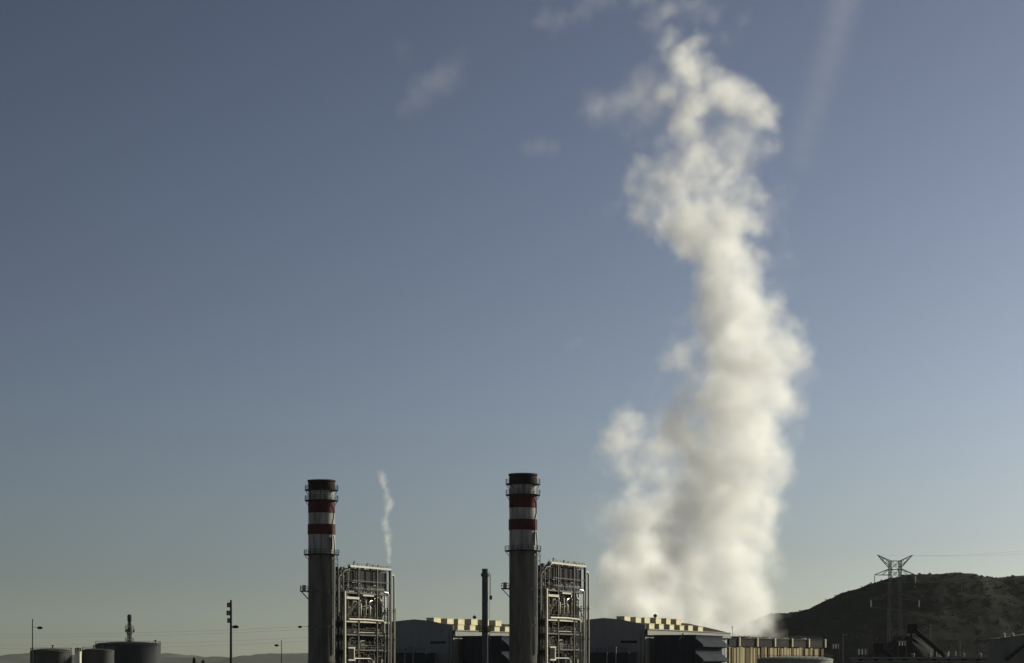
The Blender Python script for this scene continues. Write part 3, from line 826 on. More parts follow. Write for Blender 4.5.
# ------------------------------------------------------------------ slim tower with platforms behind the tanks
def make_tower():
    t = empty('platform_tower', at(129.5, 840))
    s = 840 / F
    zt = lambda y: CZ + (HOR - y) * s
    base, top = 1.0, .5
    for sx in (-1, 1):
        for sy in (-1, 1):
            MB().bar((sx * base, sy * base, 0), (sx * top, sy * top, zt(623)), .22).build('leg', M['lattice'], t)
    br = MB()
    n = 14
    H = zt(623)
    for k in range(n):
        z0, z1 = H * k / n, H * (k + 1) / n
        w0, w1 = base + (top - base) * k / n, base + (top - base) * (k + 1) / n
        for a, b in (((-1, -1), (1, -1)), ((1, -1), (1, 1)), ((1, 1), (-1, 1)), ((-1, 1), (-1, -1))):
            br.bar((a[0] * w0, a[1] * w0, z0), (b[0] * w1, b[1] * w1, z1), .12)
            br.bar((b[0] * w0, b[1] * w0, z0), (a[0] * w1, a[1] * w1, z1), .12)
            br.bar((a[0] * w1, a[1] * w1, z1), (b[0] * w1, b[1] * w1, z1), .1)
    br.build('bracing', M['lattice'], t, kind='stuff')
    MB().tube([(0, 0, 0), (0, 0, zt(614.5))], .22, 10).build('riser_pipe', M['tank2'], t, True)
    MB().lathe([(.4, zt(623)), (.75, zt(621)), (.8, zt(616)), (.6, zt(614.5)), (0, zt(614.4))], 16).build('head', M['tank2'], t, True)
    for y, r in ((629, 1.5), (641, 1.5), (634.5, 1.0)):
        p = MB().lathe([(0, zt(y) - .3), (r, zt(y) - .1), (r, zt(y)), (0, zt(y))], 16).build('platform', M['lattice'], t)
        rl = MB(); railing(rl, circle(r - .06, 10), zt(y), 1.2, .05)
        rl.build('railing', M['lattice'], p, kind='stuff')
    for a in (0.4, 2.0, 4.1):
        MB().tube([(1.3 * math.cos(a), 1.3 * math.sin(a), zt(630) - .3), (1.7 * math.cos(a), 1.7 * math.sin(a), zt(630) - .3)], .55, 12).build('dish', M['lattice'], t, True)
    tag(t, 'slim dark lattice tower with platforms rising behind the broad slate tank', 'tower')


make_tower()


# ------------------------------------------------------------------ lamp masts
def lamp(px, ytop, Y, heads, label, r=.12, floods=(), group='lamp masts', m='dark', name='lamp_mast', yhead=None):
    s = Y / F
    t = empty(name, at(px, Y))
    zt = CZ + (HOR - ytop) * s
    MB().tube([(0, 0, 0), (0, 0, zt * .5), (0, 0, zt)], [r * 1.4, r * 1.1, r * .8], 8).build('pole', M[m], t, True)
    MB().box(-.3, .3, -.3, .3, 0, .5).build('base', M['concrete'], t)
    for hx, hy in heads:
        dx, z = (hx - px) * s, CZ + (HOR - hy) * s
        sg = 1 if dx > 0 else -1
        a = MB().tube([(0, 0, z + .05), (dx * .5, 0, z + .12), (dx - sg * .3, 0, z + .05)], .035, 6).build('arm', M[m], t, True)
        h = MB()
        pr = [(-.5, 0), (-.4, .16), (0, .24), (.4, .16), (.5, 0), (.38, -.14), (-.38, -.14)]
        for yy in (-.28, .28): h.v += [(dx + x * (1 + r), yy, z + q * 1.5) for x, q in pr]
        n = len(pr)
        h.f += [tuple(range(n)), tuple(range(2 * n - 1, n - 1, -1))] + [(k, (k + 1) % n, n + (k + 1) % n, n + k) for k in range(n)]
        hd = h.build('lamp_head', M[m], t)
        MB().box(dx - .4, dx + .4, -.2, .2, z - .25, z - .215).build('lens', M['glass'], hd)
    for fx, fy in floods:
        dx, z = (fx - px) * s, CZ + (HOR - fy) * s
        f = MB().box(min(dx - .35, -.36), -.11, -.35, .35, z - .45, z + .45).build('floodlight', M[m], t)
        MB().box(dx - .2, -.15, -.4, -.352, z - .35, z + .35).build('lens', M['glass'], f)
    return tag(t, label, 'lamp mast', group)


lamp(32.5, 619, 520, ((40, 628),), 'thin lamp mast with one drooping head beside the dark grey tank', .13)
lamp(231, 600, 460, ((235.5, 627),), 'thick dark mast with three stacked floodlights and one small lamp arm', .24, ((229, 605), (228.5, 613), (229.2, 620.5)))
lamp(281.5, 640, 640, ((276.5, 645.5),), 'short faint lamp post standing before the distant hills', .1)
lamp(313, 622, 660, ((300, 627),), 'lamp post behind the chimney, its head reaching out past the shaft', .14)
for px, yt, Y, hd, lb in ((930, 624, 700, ((934, 626), (926, 627)), 'twin headed lamp post by the long conveyor boom'), (960, 640, 640, ((963, 642),), 'single lamp post above the long ribbed shed'),
                          (843, 633, 720, ((846, 635),), 'lamp post standing near the end of the cooling towers')):
    lamp(px, yt, Y, hd, lb, .1, m='lightgrey')


# ------------------------------------------------------------------ pylon and wires
def make_pylon():
    t = empty('power_pylon', (0, 0, 0))
    zt = lambda y: CZ + (HOR - y) / 3.0
    zw, ztop = zt(578), zt(561)
    bw, ww = 2.7, 1.7

    def hw(z): return bw + (ww - bw) * min(1, z / zw) ** .85
    for sx in (-1, 1):
        for sy in (-1, 1):
            m = MB()
            zs = [0, zw * .25, zw * .5, zw * .75, zw, ztop]
            for a, b in zip(zs, zs[1:]): m.bar((sx * hw(a), sy * hw(a), a), (sx * hw(b), sy * hw(b), b), .3)
            m.build('leg', M['lattice'], t)
    br = MB()
    zs = [zw * k / 9 for k in range(10)] + [(zw + ztop) / 2, ztop]
    for a, b in zip(zs, zs[1:]):
        wa, wb = hw(a), hw(b)
        c = [(-1, -1), (1, -1), (1, 1), (-1, 1)]
        for i in range(4):
            p, q = c[i], c[(i + 1) % 4]
            br.bar((p[0] * wa, p[1] * wa, a), (q[0] * wb, q[1] * wb, b), .14)
            br.bar((q[0] * wa, q[1] * wa, a), (p[0] * wb, p[1] * wb, b), .14)
            br.bar((p[0] * wb, p[1] * wb, b), (q[0] * wb, q[1] * wb, b), .14)
    br.build('bracing', M['lattice'], t, kind='stuff')
    for s in (-1, 1):
        h = MB()                                         # horn carrying the earth wire
        tip = (s * 5.9, 0, zt(555))
        for y in (-1, 1):
            h.bar((s * ww, y * ww, ztop), tip, .2)
            h.bar((s * ww, y * ww, zt(568)), tip, .2)
            for f in (.3, .6):
                lo = Vector((s * ww, y * ww, zt(568))).lerp(Vector(tip), f); hi = Vector((s * ww, y * ww, ztop)).lerp(Vector(tip), f - .1)
                h.bar(lo, hi, .11)
        h.build('horn', M['lattice'], t)
        for name, zc, reach, up in (('crossarm', zt(575), 7.0, 2.1), ('crossarm', zt(599), 8.2, 2.0)):
            c = MB()
            tip = (s * reach, 0, zc)
            for y in (-1, 1):
                c.bar((s * ww, y * ww, zc), tip, .2)
                c.bar((s * ww, y * ww, zc + up), tip, .2)
                c.bar((s * (ww + (reach - ww) * .5), y * ww * .5, zc), (s * ww, y * ww, zc + up), .12)
            arm = c.build(name, M['lattice'], t)
            n = 9
            pr = []
            for k in range(n):
                z = zc - .35 - k * .27
                pr += [(.08, z), (.24, z - .06), (.24, z - .12), (.08, z - .18)]
            MB().lathe(pr, 10, (s * (reach - .1), 0)).build('insulator', M['porcelain'], arm, True)
    return t


py = make_pylon()
PA, PB = Vector(((895 - 512) / 3.0, 800, 0)), Vector((188, 500, 0))
pa = math.atan2((PB - PA).x, -(PB - PA).y) * 0.5
py.location = PA
py.rotation_euler.z = 0.06
tag(py, 'grey lattice power pylon with upswept horns standing before the dark hill', 'pylon')


def wire(a, b, sag, r, label, group):
    pts = []
    a, b = Vector(a), Vector(b)
    for k in range(25):
        u = k / 24
        p = a.lerp(b, u)
        p.z -= sag * 4 * u * (1 - u)
        pts.append(p)
    o = MB().tube(pts, r, 5).build('power_line', M['wire'])
    return tag(o, label, 'wire', group)


zt = lambda y: CZ + (HOR - y) / 3.0
for s in (-1, 1):
    wire(PA + Vector((s * 5.9, 0, zt(555))), PB + Vector((s * 6.5, 0, zt(555) + 1)), 5.0, .014, 'thin earth wire strung from a horn of the lattice pylon', 'wires of the lattice pylon')
    wire(PA + Vector((s * 6.9, 0, zt(575) - 2.6)), PB + Vector((s * 7, 0, zt(575) - 1)), 3.0, .06, 'power wire strung from an upper crossarm of the lattice pylon', 'wires of the lattice pylon')
    wire(PA + Vector((s * 8.1, 0, zt(599) - 2.6)), PB + Vector((s * 8, 0, zt(599) - 1)), 6.0, .04, 'power wire strung from a lower crossarm of the lattice pylon', 'wires of the lattice pylon')
for ya, yb, sg in ((632, 625, 2.0), (635, 628, 2.0), (642, 636, 2.2), (645, 640, 2.2)):
    wire(P(-160, ya, 900), P(330, yb, 900), sg, .02, 'faint far power wire sagging over the tanks towards the chimney', 'far wires over the tanks')


# ------------------------------------------------------------------ stockyard and sheds below the hill
def make_boom(px0, py0, Y, length, ang, w, label):
    a = P(px0, py0, Y)
    t = empty('conveyor_boom', (a.x, a.y, 0))
    d = Vector((math.cos(ang), -.25, -math.sin(ang))).normalized()
    top = Vector((0, 0, a.z))
    end = top + d * length
    for y in (-w, w):
        for q in (0, w * 1.1):
            MB().bar(top + Vector((0, y, q)), end + Vector((0, y, q)), .28).build('chord', M['black'], t)
    br = MB()
    n = int(length / 2)
    for k in range(n):
        u0, u1 = top.lerp(end, k / n), top.lerp(end, (k + 1) / n)
        for y in (-w, w):
            br.bar(u0 + Vector((0, y, 0)), u1 + Vector((0, y, w * 1.1)), .14)
            br.bar(u0 + Vector((0, y, 0)), u0 + Vector((0, y, w * 1.1)), .12)
        br.bar(u0 + Vector((0, -w, 0)), u0 + Vector((0, w, 0)), .14)
    br.build('bracing', M['black'], t, kind='stuff')
    bl = MB().bar(top + Vector((0, 0, w * .45)), end + Vector((0, 0, w * .45)), w * 1.6, .3).build('belt', M['black'], t)
    MB().bar(top + Vector((0, 0, w * .8)) + d * 2.5, end + Vector((0, 0, w * .8)), w * 1.9, w * .9).build('belt_cover', M['black'], t, )
    MB().box(-1.0, 1.6, -w - .3, w + .3, a.z - 1.2, a.z + 1.3).build('head_house', M['black'], t)
    MB().box(-1.2, 1.7, -w - .4, w + .4, a.z + 1.301, a.z + 1.5).build('head_roof', M['grey'], t)
    for f in (.25, .55, .8):
        p = top.lerp(end, f)
        for y in (-w, w): MB().bar((p.x, p.y + y, 0), (p.x, p.y + y, max(1, p.z)), .3).build('trestle_leg', M['black'], t)
    MB().bar((0, 0, 0), (0, 0, a.z - 1.2), .4).build('chute', M['black'], t)
    return tag(t, label, 'conveyor', 'conveyor booms of the stockyard')


make_boom(911, 629, 655, 34, math.radians(42), .8, 'long black conveyor boom slanting down from its head house over the heap')
make_boom(877, 648, 640, 24, math.radians(36), .75, 'short black conveyor boom in front of the grey heap')


def make_heap():
    m = MB()
    n, rings = 72, 22
    R, H = 46.0, 27.2
    rr = random.Random(2)
    vs = [(0, 0, H - .8)]
    for j in range(1, rings + 1):
        r = R * j / rings
        for k in range(n):
            a = 2 * math.pi * k / n
            z = H * (1 - j / rings) + mnoise.noise(Vector((math.cos(a) * r * .12, math.sin(a) * r * .12, 3))) * 1.3 * (1 - j / rings * .6)
            z += mnoise.noise(Vector((math.cos(a) * 3, math.sin(a) * 3, r * .03))) * .9
            vs.append((math.cos(a) * r, math.sin(a) * r, max(z, -.3) if j < rings else -.4))
    fs = [(0, 1 + k, 1 + (k + 1) % n) for k in range(n)]
    for j in range(rings - 1):
        b = 1 + j * n
        fs += [(b + k, b + n + k, b + n + (k + 1) % n, b + (k + 1) % n) for k in range(n)]
    m.add(vs, fs)
    o = m.build('stockpile', M['pile'], None, True, loc=at(906, 730))
    tag(o, 'grey conical stockpile under the conveyor boom below the hill', 'heap')


make_heap()


def make_long_shed():
    t = empty('ribbed_shed', at(858, 600))
    W, H = 37.0, 19.0
    MB().box(0, W, .3, 12, 0, H - .2).build('wall', M['shed'], t)
    MB().box(-.3, W + .3, -.15, 12.2, H - .19, H + .25).build('roof_edge', M['lightgrey'], t)
    for k in range(30):
        MB().box(.3 + k * 1.22, 1.3 + k * 1.22, .02 if k % 2 else .12, .299, 0, H - .25).build('wall_panel', M['shed' if k % 3 else 'casing'], t)
    MB().tube([(-.3, -.6, H - .9), (W + .3, -.6, H - .9)], .22, 8).build('pipe', M['lightgrey'], t, True)
    for k in range(6):
        MB().lathe([(.4, H + .25), (.4, H + .8), (.62, H + .85), (.5, H + 1.15), (0, H + 1.3)], 12, (14 + k * 4.2, 2)).build('roof_cowl', M['lightgrey'], t, True)
    tag(t, 'long low ribbed shed with pale roof edge and small cowls below the hill', 'shed')


make_long_shed()


def make_sloped_building():
    t = empty('slope_roofed_building', at(1001, 560))
    g = MB()
    W, D, h0, h1 = 16, 14, 23.2, 25.6
    g.add([(0, 0, 0), (W, 0, 0), (W, 0, h1), (0, 0, h0), (0, D, 0), (W, D, 0), (W, D, h1), (0, D, h0)],
          [(0, 1, 2, 3), (7, 6, 5, 4), (0, 4, 5, 1), (1, 5, 6, 2), (3, 2, 6, 7), (0, 3, 7, 4)])
    g.build('wall', M['shed'], t)
    MB().bar((-.3, D / 2, h0 + .12), (W + .3, D / 2, h1 + .16), D + .6, .2).build('roof', M['grey'], t)
    MB().bar((1.2, -.25, 18.4), (8, -.25, 23.8), 1.2, .6).build('gallery', M['dark'], t)
    for x in (.9, 3.0):
        p = MB().lathe([(.5, h0), (.5, h0 + 1.3), (.3, h0 + 1.5), (0, h0 + 1.55)], 12, (x, 2)).build('roof_tank', M['cream'], t, True)
    for k in range(4): MB().box(1 + k * 3.6, 3 + k * 3.6, -.08, -.002, 14, 16).build('window', M['glass'], t)
    tag(t, 'pale grey building with slanting roof and slanted dark gallery beside the ribbed shed', 'building')


make_sloped_building()


def gantry(px, ytop, Y, w, label):
    t = empty('substation_gantry', at(px, Y))
    z = CZ + (HOR - ytop) * Y / F
    for x in (0, w):
        MB().bar((x, 0, 0), (x, 0, z), .22).build('post', M['grey'], t)
    MB().bar((-.4, 0, z + .15), (w + .4, 0, z + .15), .35, .3).build('crossbeam', M['grey'], t)
    for k in range(3):
        x = w * (k + .5) / 3
        MB().lathe([(.1, z - 1.4), (.22, z - 1.2), (.1, z - 1.0), (.22, z - .8), (.1, z - .6), (.22, z - .4), (.1, z)], 8, (x, 0)).build('insulator', M['porcelain'], t, True)
    return tag(t, label, 'gantry', 'substation gantries')


gantry(857, 649, 610, 2.6, 'narrow pale substation gantry before the ribbed shed near the cooling towers')
gantry(832, 644, 700, 2.2, 'pale substation gantry standing by the end of the cooling towers')
gantry(898, 641, 690, 2.4, 'pale substation gantry at the foot of the pylon')
gantry(938, 651, 680, 6.0, 'wide pale substation gantry behind the long conveyor boom')


# ------------------------------------------------------------------ two cypresses whose tips show
def make_cypress(px, ytop, Y, label, seed):
    rr = random.Random(seed)
    H = CZ + (HOR - ytop) * Y / F
    t = empty('cypress_tree', at(px, Y))
    MB().tube([(0, 0, 0), (.05, 0, H * .5), (0, .05, H * .93)], [.28, .16, .03], 8).build('trunk', M['bark'], t, True)
    c = MB()
    for k in range(5200):
        u = rr.random() ** .8
        z = 1.0 + (H - 1.0) * u
        Rm_ = 1.5 * min(1, (u + .05) * 5) * (1 - u) ** .7 * (1 + .22 * math.sin(z * 2.1 + seed) + .12 * math.sin(z * 5.3))
        a = rr.uniform(0, 2 * math.pi)
        r = Rm_ * math.sqrt(rr.random()) * rr.uniform(.8, 1.12)
        p = Vector((r * math.cos(a), r * math.sin(a), z))
        d = Vector((math.cos(a) * .5 + rr.uniform(-.3, .3), math.sin(a) * .5 + rr.uniform(-.3, .3), 1)).normalized()
        s = d.cross(Vector((rr.uniform(-1, 1), rr.uniform(-1, 1), .1))).normalized() * rr.uniform(.05, .1)
        L = rr.uniform(.2, .42)
        c.add([p - s, p + s, p + d * L], [(0, 1, 2)])
    me = bpy.data.meshes.new('crown'); me.from_pydata(c.v, [], c.f); me.materials.append(M['leaf'])
    o = bpy.data.objects.new('crown', me); COL.objects.link(o); o.parent = t; o['kind'] = 'stuff'
    tag(t, label, 'tree', 'cypresses near the floodlight mast')


make_cypress(194, 659, 400, 'taller dark cypress tip of a pair beside the floodlight mast', 1)
make_cypress(203, 661.5, 402, 'shorter dark cypress tip of a pair beside the floodlight mast', 4)
# ------------------------------------------------------------------ steam: fog volumes made of many soft puffs
def steam_material(name, density, color, aniso):
    m = bpy.data.materials.new(name)
    m.use_nodes = True
    n, l = m.node_tree.nodes, m.node_tree.links
    n.remove(n['Principled BSDF'])
    pv = n.new('ShaderNodeVolumePrincipled')
    pv.inputs['Color'].default_value = (*color, 1)
    pv.inputs['Density'].default_value = density
    pv.inputs['Density Attribute'].default_value = 'density'
    pv.inputs['Anisotropy'].default_value = aniso
    l.new(pv.outputs[0], n['Material Output'].inputs['Volume'])
    return m


def steam(name, puffs, voxel, mat, warp, fine, edge, seed=0.0, margin=1.25, rough=0.6, billow=(), texture=None):
    """puffs: (centre, radius, weight).  Density rises from the warped, noisy outline of the puffs inwards."""
    lo = Vector((min(c[k] - r * margin for c, r, w in puffs) for k in range(3)))
    hi = Vector((max(c[k] + r * margin for c, r, w in puffs) for k in range(3)))
    g = bpy.data.node_groups.new(name + '_field', 'GeometryNodeTree')
    g.interface.new_socket('Geometry', in_out='INPUT', socket_type='NodeSocketGeometry')
    g.interface.new_socket('Geometry', in_out='OUTPUT', socket_type='NodeSocketGeometry')
    N, L = g.nodes, g.links
    out = N.new('NodeGroupOutput')

    def math_(op, a, b=None, c=None, clamp=False):
        q = N.new('ShaderNodeMath'); q.operation = op; q.use_clamp = clamp
        for k, v in enumerate((a, b, c)):
            if v is None: continue
            if isinstance(v, (int, float)): q.inputs[k].default_value = v
            else: L.new(v, q.inputs[k])
        return q.outputs[0]

    def vmath(op, a, b=None, s=None):
        q = N.new('ShaderNodeVectorMath'); q.operation = op
        for k, v in enumerate((a, b)):
            if v is None: continue
            if hasattr(v, 'node'): L.new(v, q.inputs[k])
            else: q.inputs[k].default_value = v
        if s is not None: q.inputs['Scale'].default_value = s
        return q.outputs['Value'] if op in ('DISTANCE', 'LENGTH') else q.outputs['Vector']

    def noise(vec, scale, detail, w, rgh=0.55):
        q = N.new('ShaderNodeTexNoise'); q.noise_dimensions = '4D'
        q.inputs['Scale'].default_value = scale; q.inputs['Detail'].default_value = detail
        q.inputs['Roughness'].default_value = rgh; q.inputs['W'].default_value = w
        L.new(vec, q.inputs['Vector'])
        return q
    pos = N.new('GeometryNodeInputPosition').outputs[0]
    p = pos
    for scale, amp, w in warp:
        q = noise(pos, scale, 2.0, w + seed)
        off = vmath('SCALE', vmath('SUBTRACT', q.outputs['Color'], (0.5, 0.5, 0.5)), s=amp * 2)
        p = vmath('ADD', p, off)
    f = None
    for c, r, w in puffs:
        d = vmath('DISTANCE', p, tuple(c))
        v = math_('MULTIPLY', math_('SUBTRACT', 1.0, math_('DIVIDE', d, r)), w)
        f = v if f is None else math_('SMOOTH_MAX', f, v, 0.12)
    for scale, amp in billow:                   # cauliflower heads
        q = N.new('ShaderNodeTexVoronoi'); q.feature = 'SMOOTH_F1'
        q.inputs['Scale'].default_value = scale; q.inputs['Smoothness'].default_value = 0.35
        L.new(p, q.inputs['Vector'])
        f = math_('ADD', f, math_('MULTIPLY', math_('SUBTRACT', 0.5, q.outputs['Distance']), amp))
    for scale, amp, w in fine:
        q = noise(pos, scale, 4.0, w + seed, rough)
        f = math_('ADD', f, math_('MULTIPLY', math_('SUBTRACT', q.outputs[0], 0.5), amp))
    mr = N.new('ShaderNodeMapRange'); mr.interpolation_type = 'SMOOTHSTEP'
    L.new(f, mr.inputs['Value'])
    mr.inputs['From Min'].default_value = edge[0]; mr.inputs['From Max'].default_value = edge[1]
    dens = mr.outputs[0]
    if texture:
        q = noise(p, texture[0], 5.0, 20 + seed, 0.62)
        tr = N.new('ShaderNodeMapRange')
        L.new(q.outputs[0], tr.inputs['Value'])
        tr.inputs['From Min'].default_value = 0.33; tr.inputs['From Max'].default_value = 0.68
        tr.inputs['To Min'].default_value = texture[1]; tr.inputs['To Max'].default_value = 1.3
        dens = math_('MULTIPLY', dens, tr.outputs[0])
    vc = N.new('GeometryNodeVolumeCube')
    L.new(dens, vc.inputs['Density'])
    vc.inputs['Min'].default_value = lo; vc.inputs['Max'].default_value = hi
    for k, ax in enumerate('XYZ'):
        vc.inputs['Resolution ' + ax].default_value = max(8, int((hi[k] - lo[k]) / voxel))
    sm = N.new('GeometryNodeSetMaterial')
    sm.inputs['Material'].default_value = mat
    L.new(vc.outputs[0], sm.inputs[0])
    L.new(sm.outputs[0], out.inputs[0])
    vol = bpy.data.volumes.new(name)
    vol.materials.append(mat)
    o = bpy.data.objects.new(name, vol)
    COL.objects.link(o)
    md = o.modifiers.new('field', 'NODES')
    md.node_group = g
    return o


rng = random.Random(11)
PY = 840.0                                   # the cooling-tower row stands this far away


def dense_path(rows, n):
    out = []
    for a, b in zip(rows, rows[1:]):
        for k in range(n):
            u = k / n
            out.append(tuple(x + (y - x) * u for x, y in zip(a, b)))
    return out + [rows[-1]]


def px_puffs(rows, Y, jitter, depth):
    out = []
    for x, y, r, w in rows:
        c = P(x, y, Y + (36 if Y == PY and x < 668 and y > 385 else 0))     # the left-hand cells steam behind the shadow of the main column
        c.y += rng.uniform(-depth, depth) * r * Y / F
        out.append((c, r * Y / F * (1.35 if jitter == 0 else jitter), w))
    return out


main_rows = [
    # foot, over the tower fans
    (770, 640, 16, .9), (772, 625, 14, .8), (770, 655, 16, .9), (604, 630, 18, .8), (606, 600, 18, .7), (622, 640, 26, 1.3), (650, 645, 26, 1.3), (680, 645, 28, 1.3), (712, 645, 28, 1.05), (742, 640, 30, 1.05), (757, 655, 22, .9), (615, 655, 18, .9),
    (628, 612, 26, 1.3), (660, 615, 28, 1.3), (700, 612, 32, 1.1), (740, 608, 36, 1.15),
    (630, 580, 27, 1.35), (668, 580, 28, 1.2), (708, 572, 38, 1.1), (742, 570, 36, 1.15),
    (634, 548, 30, 1.3), (682, 545, 30, 1.1), (722, 538, 42, 1.15), (748, 535, 34, 1.05),
    (632, 520, 27, 1.15), (660, 512, 26, 1.0), (700, 508, 36, 1.0), (738, 500, 42, 1.15),
    (630, 490, 22, .6), (668, 478, 26, .7), (715, 470, 42, 1.0), (750, 465, 36, 1.1),
    (655, 548, 24, .9), (650, 578, 24, .9), (652, 520, 22, .8), (640, 500, 20, .7), (650, 610, 24, .95),
    # the detached puff on the shaded side
    (622, 440, 28, .75), (628, 424, 24, .85), (642, 472, 24, .65), (656, 452, 24, .55), (618, 468, 22, .6), (612, 452, 18, .5), (640, 455, 20, .5),
    # column above
    (690, 440, 30, .8), (732, 430, 44, 1.05), (762, 425, 28, .9),
    (700, 400, 34, .75), (738, 390, 44, 1.1), (768, 385, 30, .95),
    (690, 368, 24, .7), (730, 355, 42, 1.05), (770, 358, 36, .95), (798, 358, 18, .55),
    (682, 352, 24, .7), (684, 385, 26, .7), (690, 312, 20, .65), (676, 420, 22, .6), (776, 330, 22, .65), (790, 345, 20, .6), (776, 405, 22, .65),
    (722, 318, 34, 1.1), (755, 325, 32, .95), (700, 335, 22, .7),
    (714, 285, 30, 1.15), (742, 292, 32, .9), (768, 300, 20, .5),
    (712, 250, 30, 1.15), (735, 258, 28, .9), (690, 255, 18, .7),
    (700, 222, 28, 1.05), (728, 225, 30, 1.0), (750, 225, 20, .7), (672, 215, 20, .7),
    (655, 200, 22, .6), (690, 192, 26, .7), (722, 198, 30, .8), (752, 192, 22, .65), (640, 185, 18, .5),
    (645, 175, 20, .5), (668, 165, 16, .45), (706, 165, 24, .55), (735, 170, 24, .6), (756, 172, 16, .6),
    # the arched crown
    (690, 142, 18, .6), (684, 122, 18, .7), (697, 100, 24, .9), (716, 90, 22, .85), (735, 100, 22, .9), (755, 110, 20, .85), (768, 122, 15, .7), (770, 145, 12, .45),
    (692, 120, 20, .85), (698, 150, 22, .75), (664, 98, 18, .55), (700, 70, 16, .7), (710, 78, 16, .7), (740, 150, 18, .4),
    (688, 75, 22, .95), (680, 52, 18, .9), (672, 38, 15, .75), (694, 45, 13, .65), (686, 62, 16, .8),
]
thin_rows = [
    (602, 112, 20, .5), (612, 106, 22, .6), (625, 98, 24, .65), (640, 90, 24, .7), (656, 100, 24, .75), (645, 112, 22, .7), (650, 125, 24, .5), (632, 130, 16, .4),
    (655, 60, 16, .55), (648, 30, 18, .5), (665, 15, 18, .5), (700, 20, 16, .4), (725, 12, 18, .5), (742, 28, 14, .4), (730, 45, 14, .35),
    (700, 170, 34, .7), (735, 165, 34, .7), (665, 175, 30, .7), (650, 190, 28, .6), (685, 130, 30, .6), (730, 125, 30, .5), (640, 150, 22, .4), (670, 140, 30, .4), (720, 140, 34, .4), (760, 150, 22, .45), (775, 215, 22, .35), (780, 260, 22, .35), (640, 195, 16, .5),
    (790, 330, 26, .5), (802, 365, 20, .5), (785, 400, 26, .5), (783, 450, 24, .5), (780, 510, 20, .5), (776, 580, 18, .5),
    (650, 400, 26, .4), (640, 385, 18, .35), (660, 430, 30, .5), (650, 465, 34, .6), (605, 470, 22, .4), (600, 520, 22, .45), (604, 560, 20, .5), (602, 610, 18, .5), (592, 530, 14, .35), (585, 357, 12, .3), (672, 365, 22, .5), (680, 330, 18, .4),
    (545, 8, 20, .5), (565, 14, 18, .55), (585, 10, 18, .5), (605, 4, 20, .5), (630, 5, 22, .55),
]
mat_dense = steam_material('steam_dense', 0.26, (0.995, 0.995, 0.99), 0.35)
mat_thin = steam_material('steam_thin', 0.065, (0.995, 0.995, 0.99), 0.35)
plume = steam('steam_plume', px_puffs(main_rows, PY, 0, .9), 0.7, mat_dense,
              [(0.028, 8.0, 1.0), (0.08, 3.2, 2.0)], [(0.045, 0.75, 3.0), (0.15, 0.85, 4.0), (0.4, 0.45, 9.0)], (0.1, 1.15), billow=((0.05, 0.4), (0.12, 0.45)), texture=(0.12, 0.08))
tag(plume, 'tall billowing white steam plume rising from the cooling towers behind the hall', 'steam plume')
veil = steam('steam_veil', px_puffs(thin_rows, PY, 0, .9), 1.0, mat_thin,
             [(0.025, 13.0, 5.0), (0.08, 5.5, 6.0)], [(0.06, 1.3, 7.0), (0.17, 0.9, 8.0)], (0.08, 1.1), texture=(0.1, 0.1))
veil.parent = plume

jet_rows = [(389.5, 563, 1.8, 1.0), (389.3, 557, 2.3, 1.0), (388.8, 551, 2.7, 1.0), (388, 545, 3.0, .95), (388, 539, 3.6, 1.0), (387.4, 533, 3.0, .75), (385.8, 528, 3.6, .9), (384.8, 522, 4.2, 1.0),
            (385.6, 516, 3.4, .65), (387, 510, 4.0, .75), (389.5, 505, 5.0, .85), (388.5, 500, 4.6, .7), (386.8, 495, 4.0, .55), (386, 489, 4.2, .6), (384.5, 483, 4.6, .7), (382.5, 478, 4.8, .65), (380.5, 474, 4.2, .5)]
mat_jet = steam_material('steam_jet', 0.55, (0.995, 0.995, 0.99), 0.35)
jet = steam('steam_jet', px_puffs(dense_path(jet_rows, 4), 622, 1.55, .1), 0.25, mat_jet, [(0.3, .7, 1.0), (.8, .5, 2.0)], [(0.4, 1.0, 3.0), (1.1, .7, 5.)], (0.12, 1.1), 4.0)
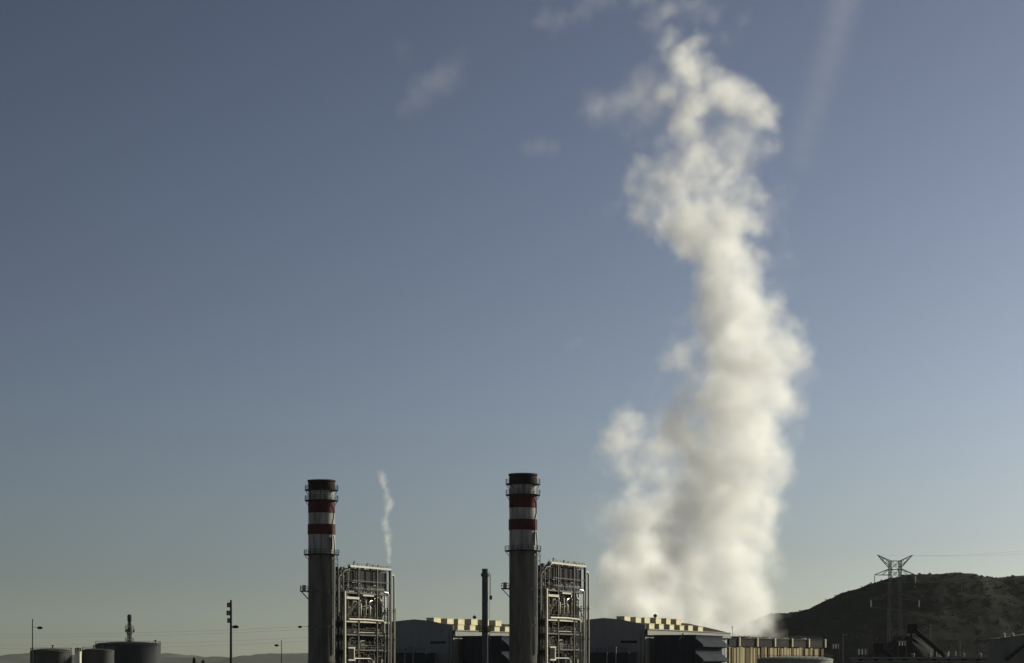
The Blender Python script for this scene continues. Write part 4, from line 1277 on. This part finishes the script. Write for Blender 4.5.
tag(jet, 'thin curling steam jet leaving the roof corner of a boiler frame', 'steam jet')

wisp_rows = [(452, 62, 18, .8), (440, 70, 20, 1.0), (428, 80, 20, 1.0), (418, 92, 18, .9), (410, 106, 16, .7), (402, 52, 12, .5), (462, 55, 14, .5)]
mat_wisp = steam_material('steam_wisp', 0.014, (0.995, 0.995, 0.99), 0.35)
wisp = steam('steam_wisp', px_puffs(wisp_rows, 900, 0, .5), 1.2, mat_wisp, [(0.03, 9.0, 1.0), (.09, 3., 2.)], [(0.06, 1.2, 3.0), (.2, .7, 4.)], (0.05, 1.1), 2.0)
tag(wisp, 'faint slanting steam wisp drifting alone in the blue sky', 'steam wisp', 'drifting steam wisps')
speck = steam('steam_wisp', px_puffs([(528, 147, 10, .8), (540, 145, 11, .9), (552, 147, 9, .7)], 900, 0, .5), 1.2, mat_wisp, [(0.04, 4.0, 1.0)], [(0.09, 0.8, 3.0)], (0.0, 0.9), 5.0)
tag(speck, 'small pale steam wisp left of the plume below its crown', 'steam wisp', 'drifting steam wisps')
trail_rows = [(846 - k * 4.6, -10 + k * 17, 22 - k * .4, .9 - .03 * k) for k in range(11)]
mat_trail = steam_material('contrail_ice', 0.0013, (0.995, 0.995, 0.99), 0.35)
trail = steam('contrail', px_puffs(trail_rows, 6000, 0, .1), 9.0, mat_trail, [(0.003, 22.0, 1.0)], [(0.006, 0.35, 3.0)], (0.0, 0.9), 3.0)
tag(trail, 'broad faint contrail streak high in the sky beside the plume', 'contrail')

# ------------------------------------------------------------------ the air
hz = bpy.data.materials.new('haze_air')
hz.use_nodes = True
hn, hl = hz.node_tree.nodes, hz.node_tree.links
hn.remove(hn['Principled BSDF'])
hv = hn.new('ShaderNodeVolumePrincipled')
hv.inputs['Color'].default_value = (0.8, 0.88, 0.86, 1)
hv.inputs['Density'].default_value = 1.2e-5
hv.inputs['Anisotropy'].default_value = 0.2
hl.new(hv.outputs[0], hn['Material Output'].inputs['Volume'])
tag(MB().box(-11000, 11000, -420, 12500, -1.6, 300).build('haze', hz), kind='stuff')
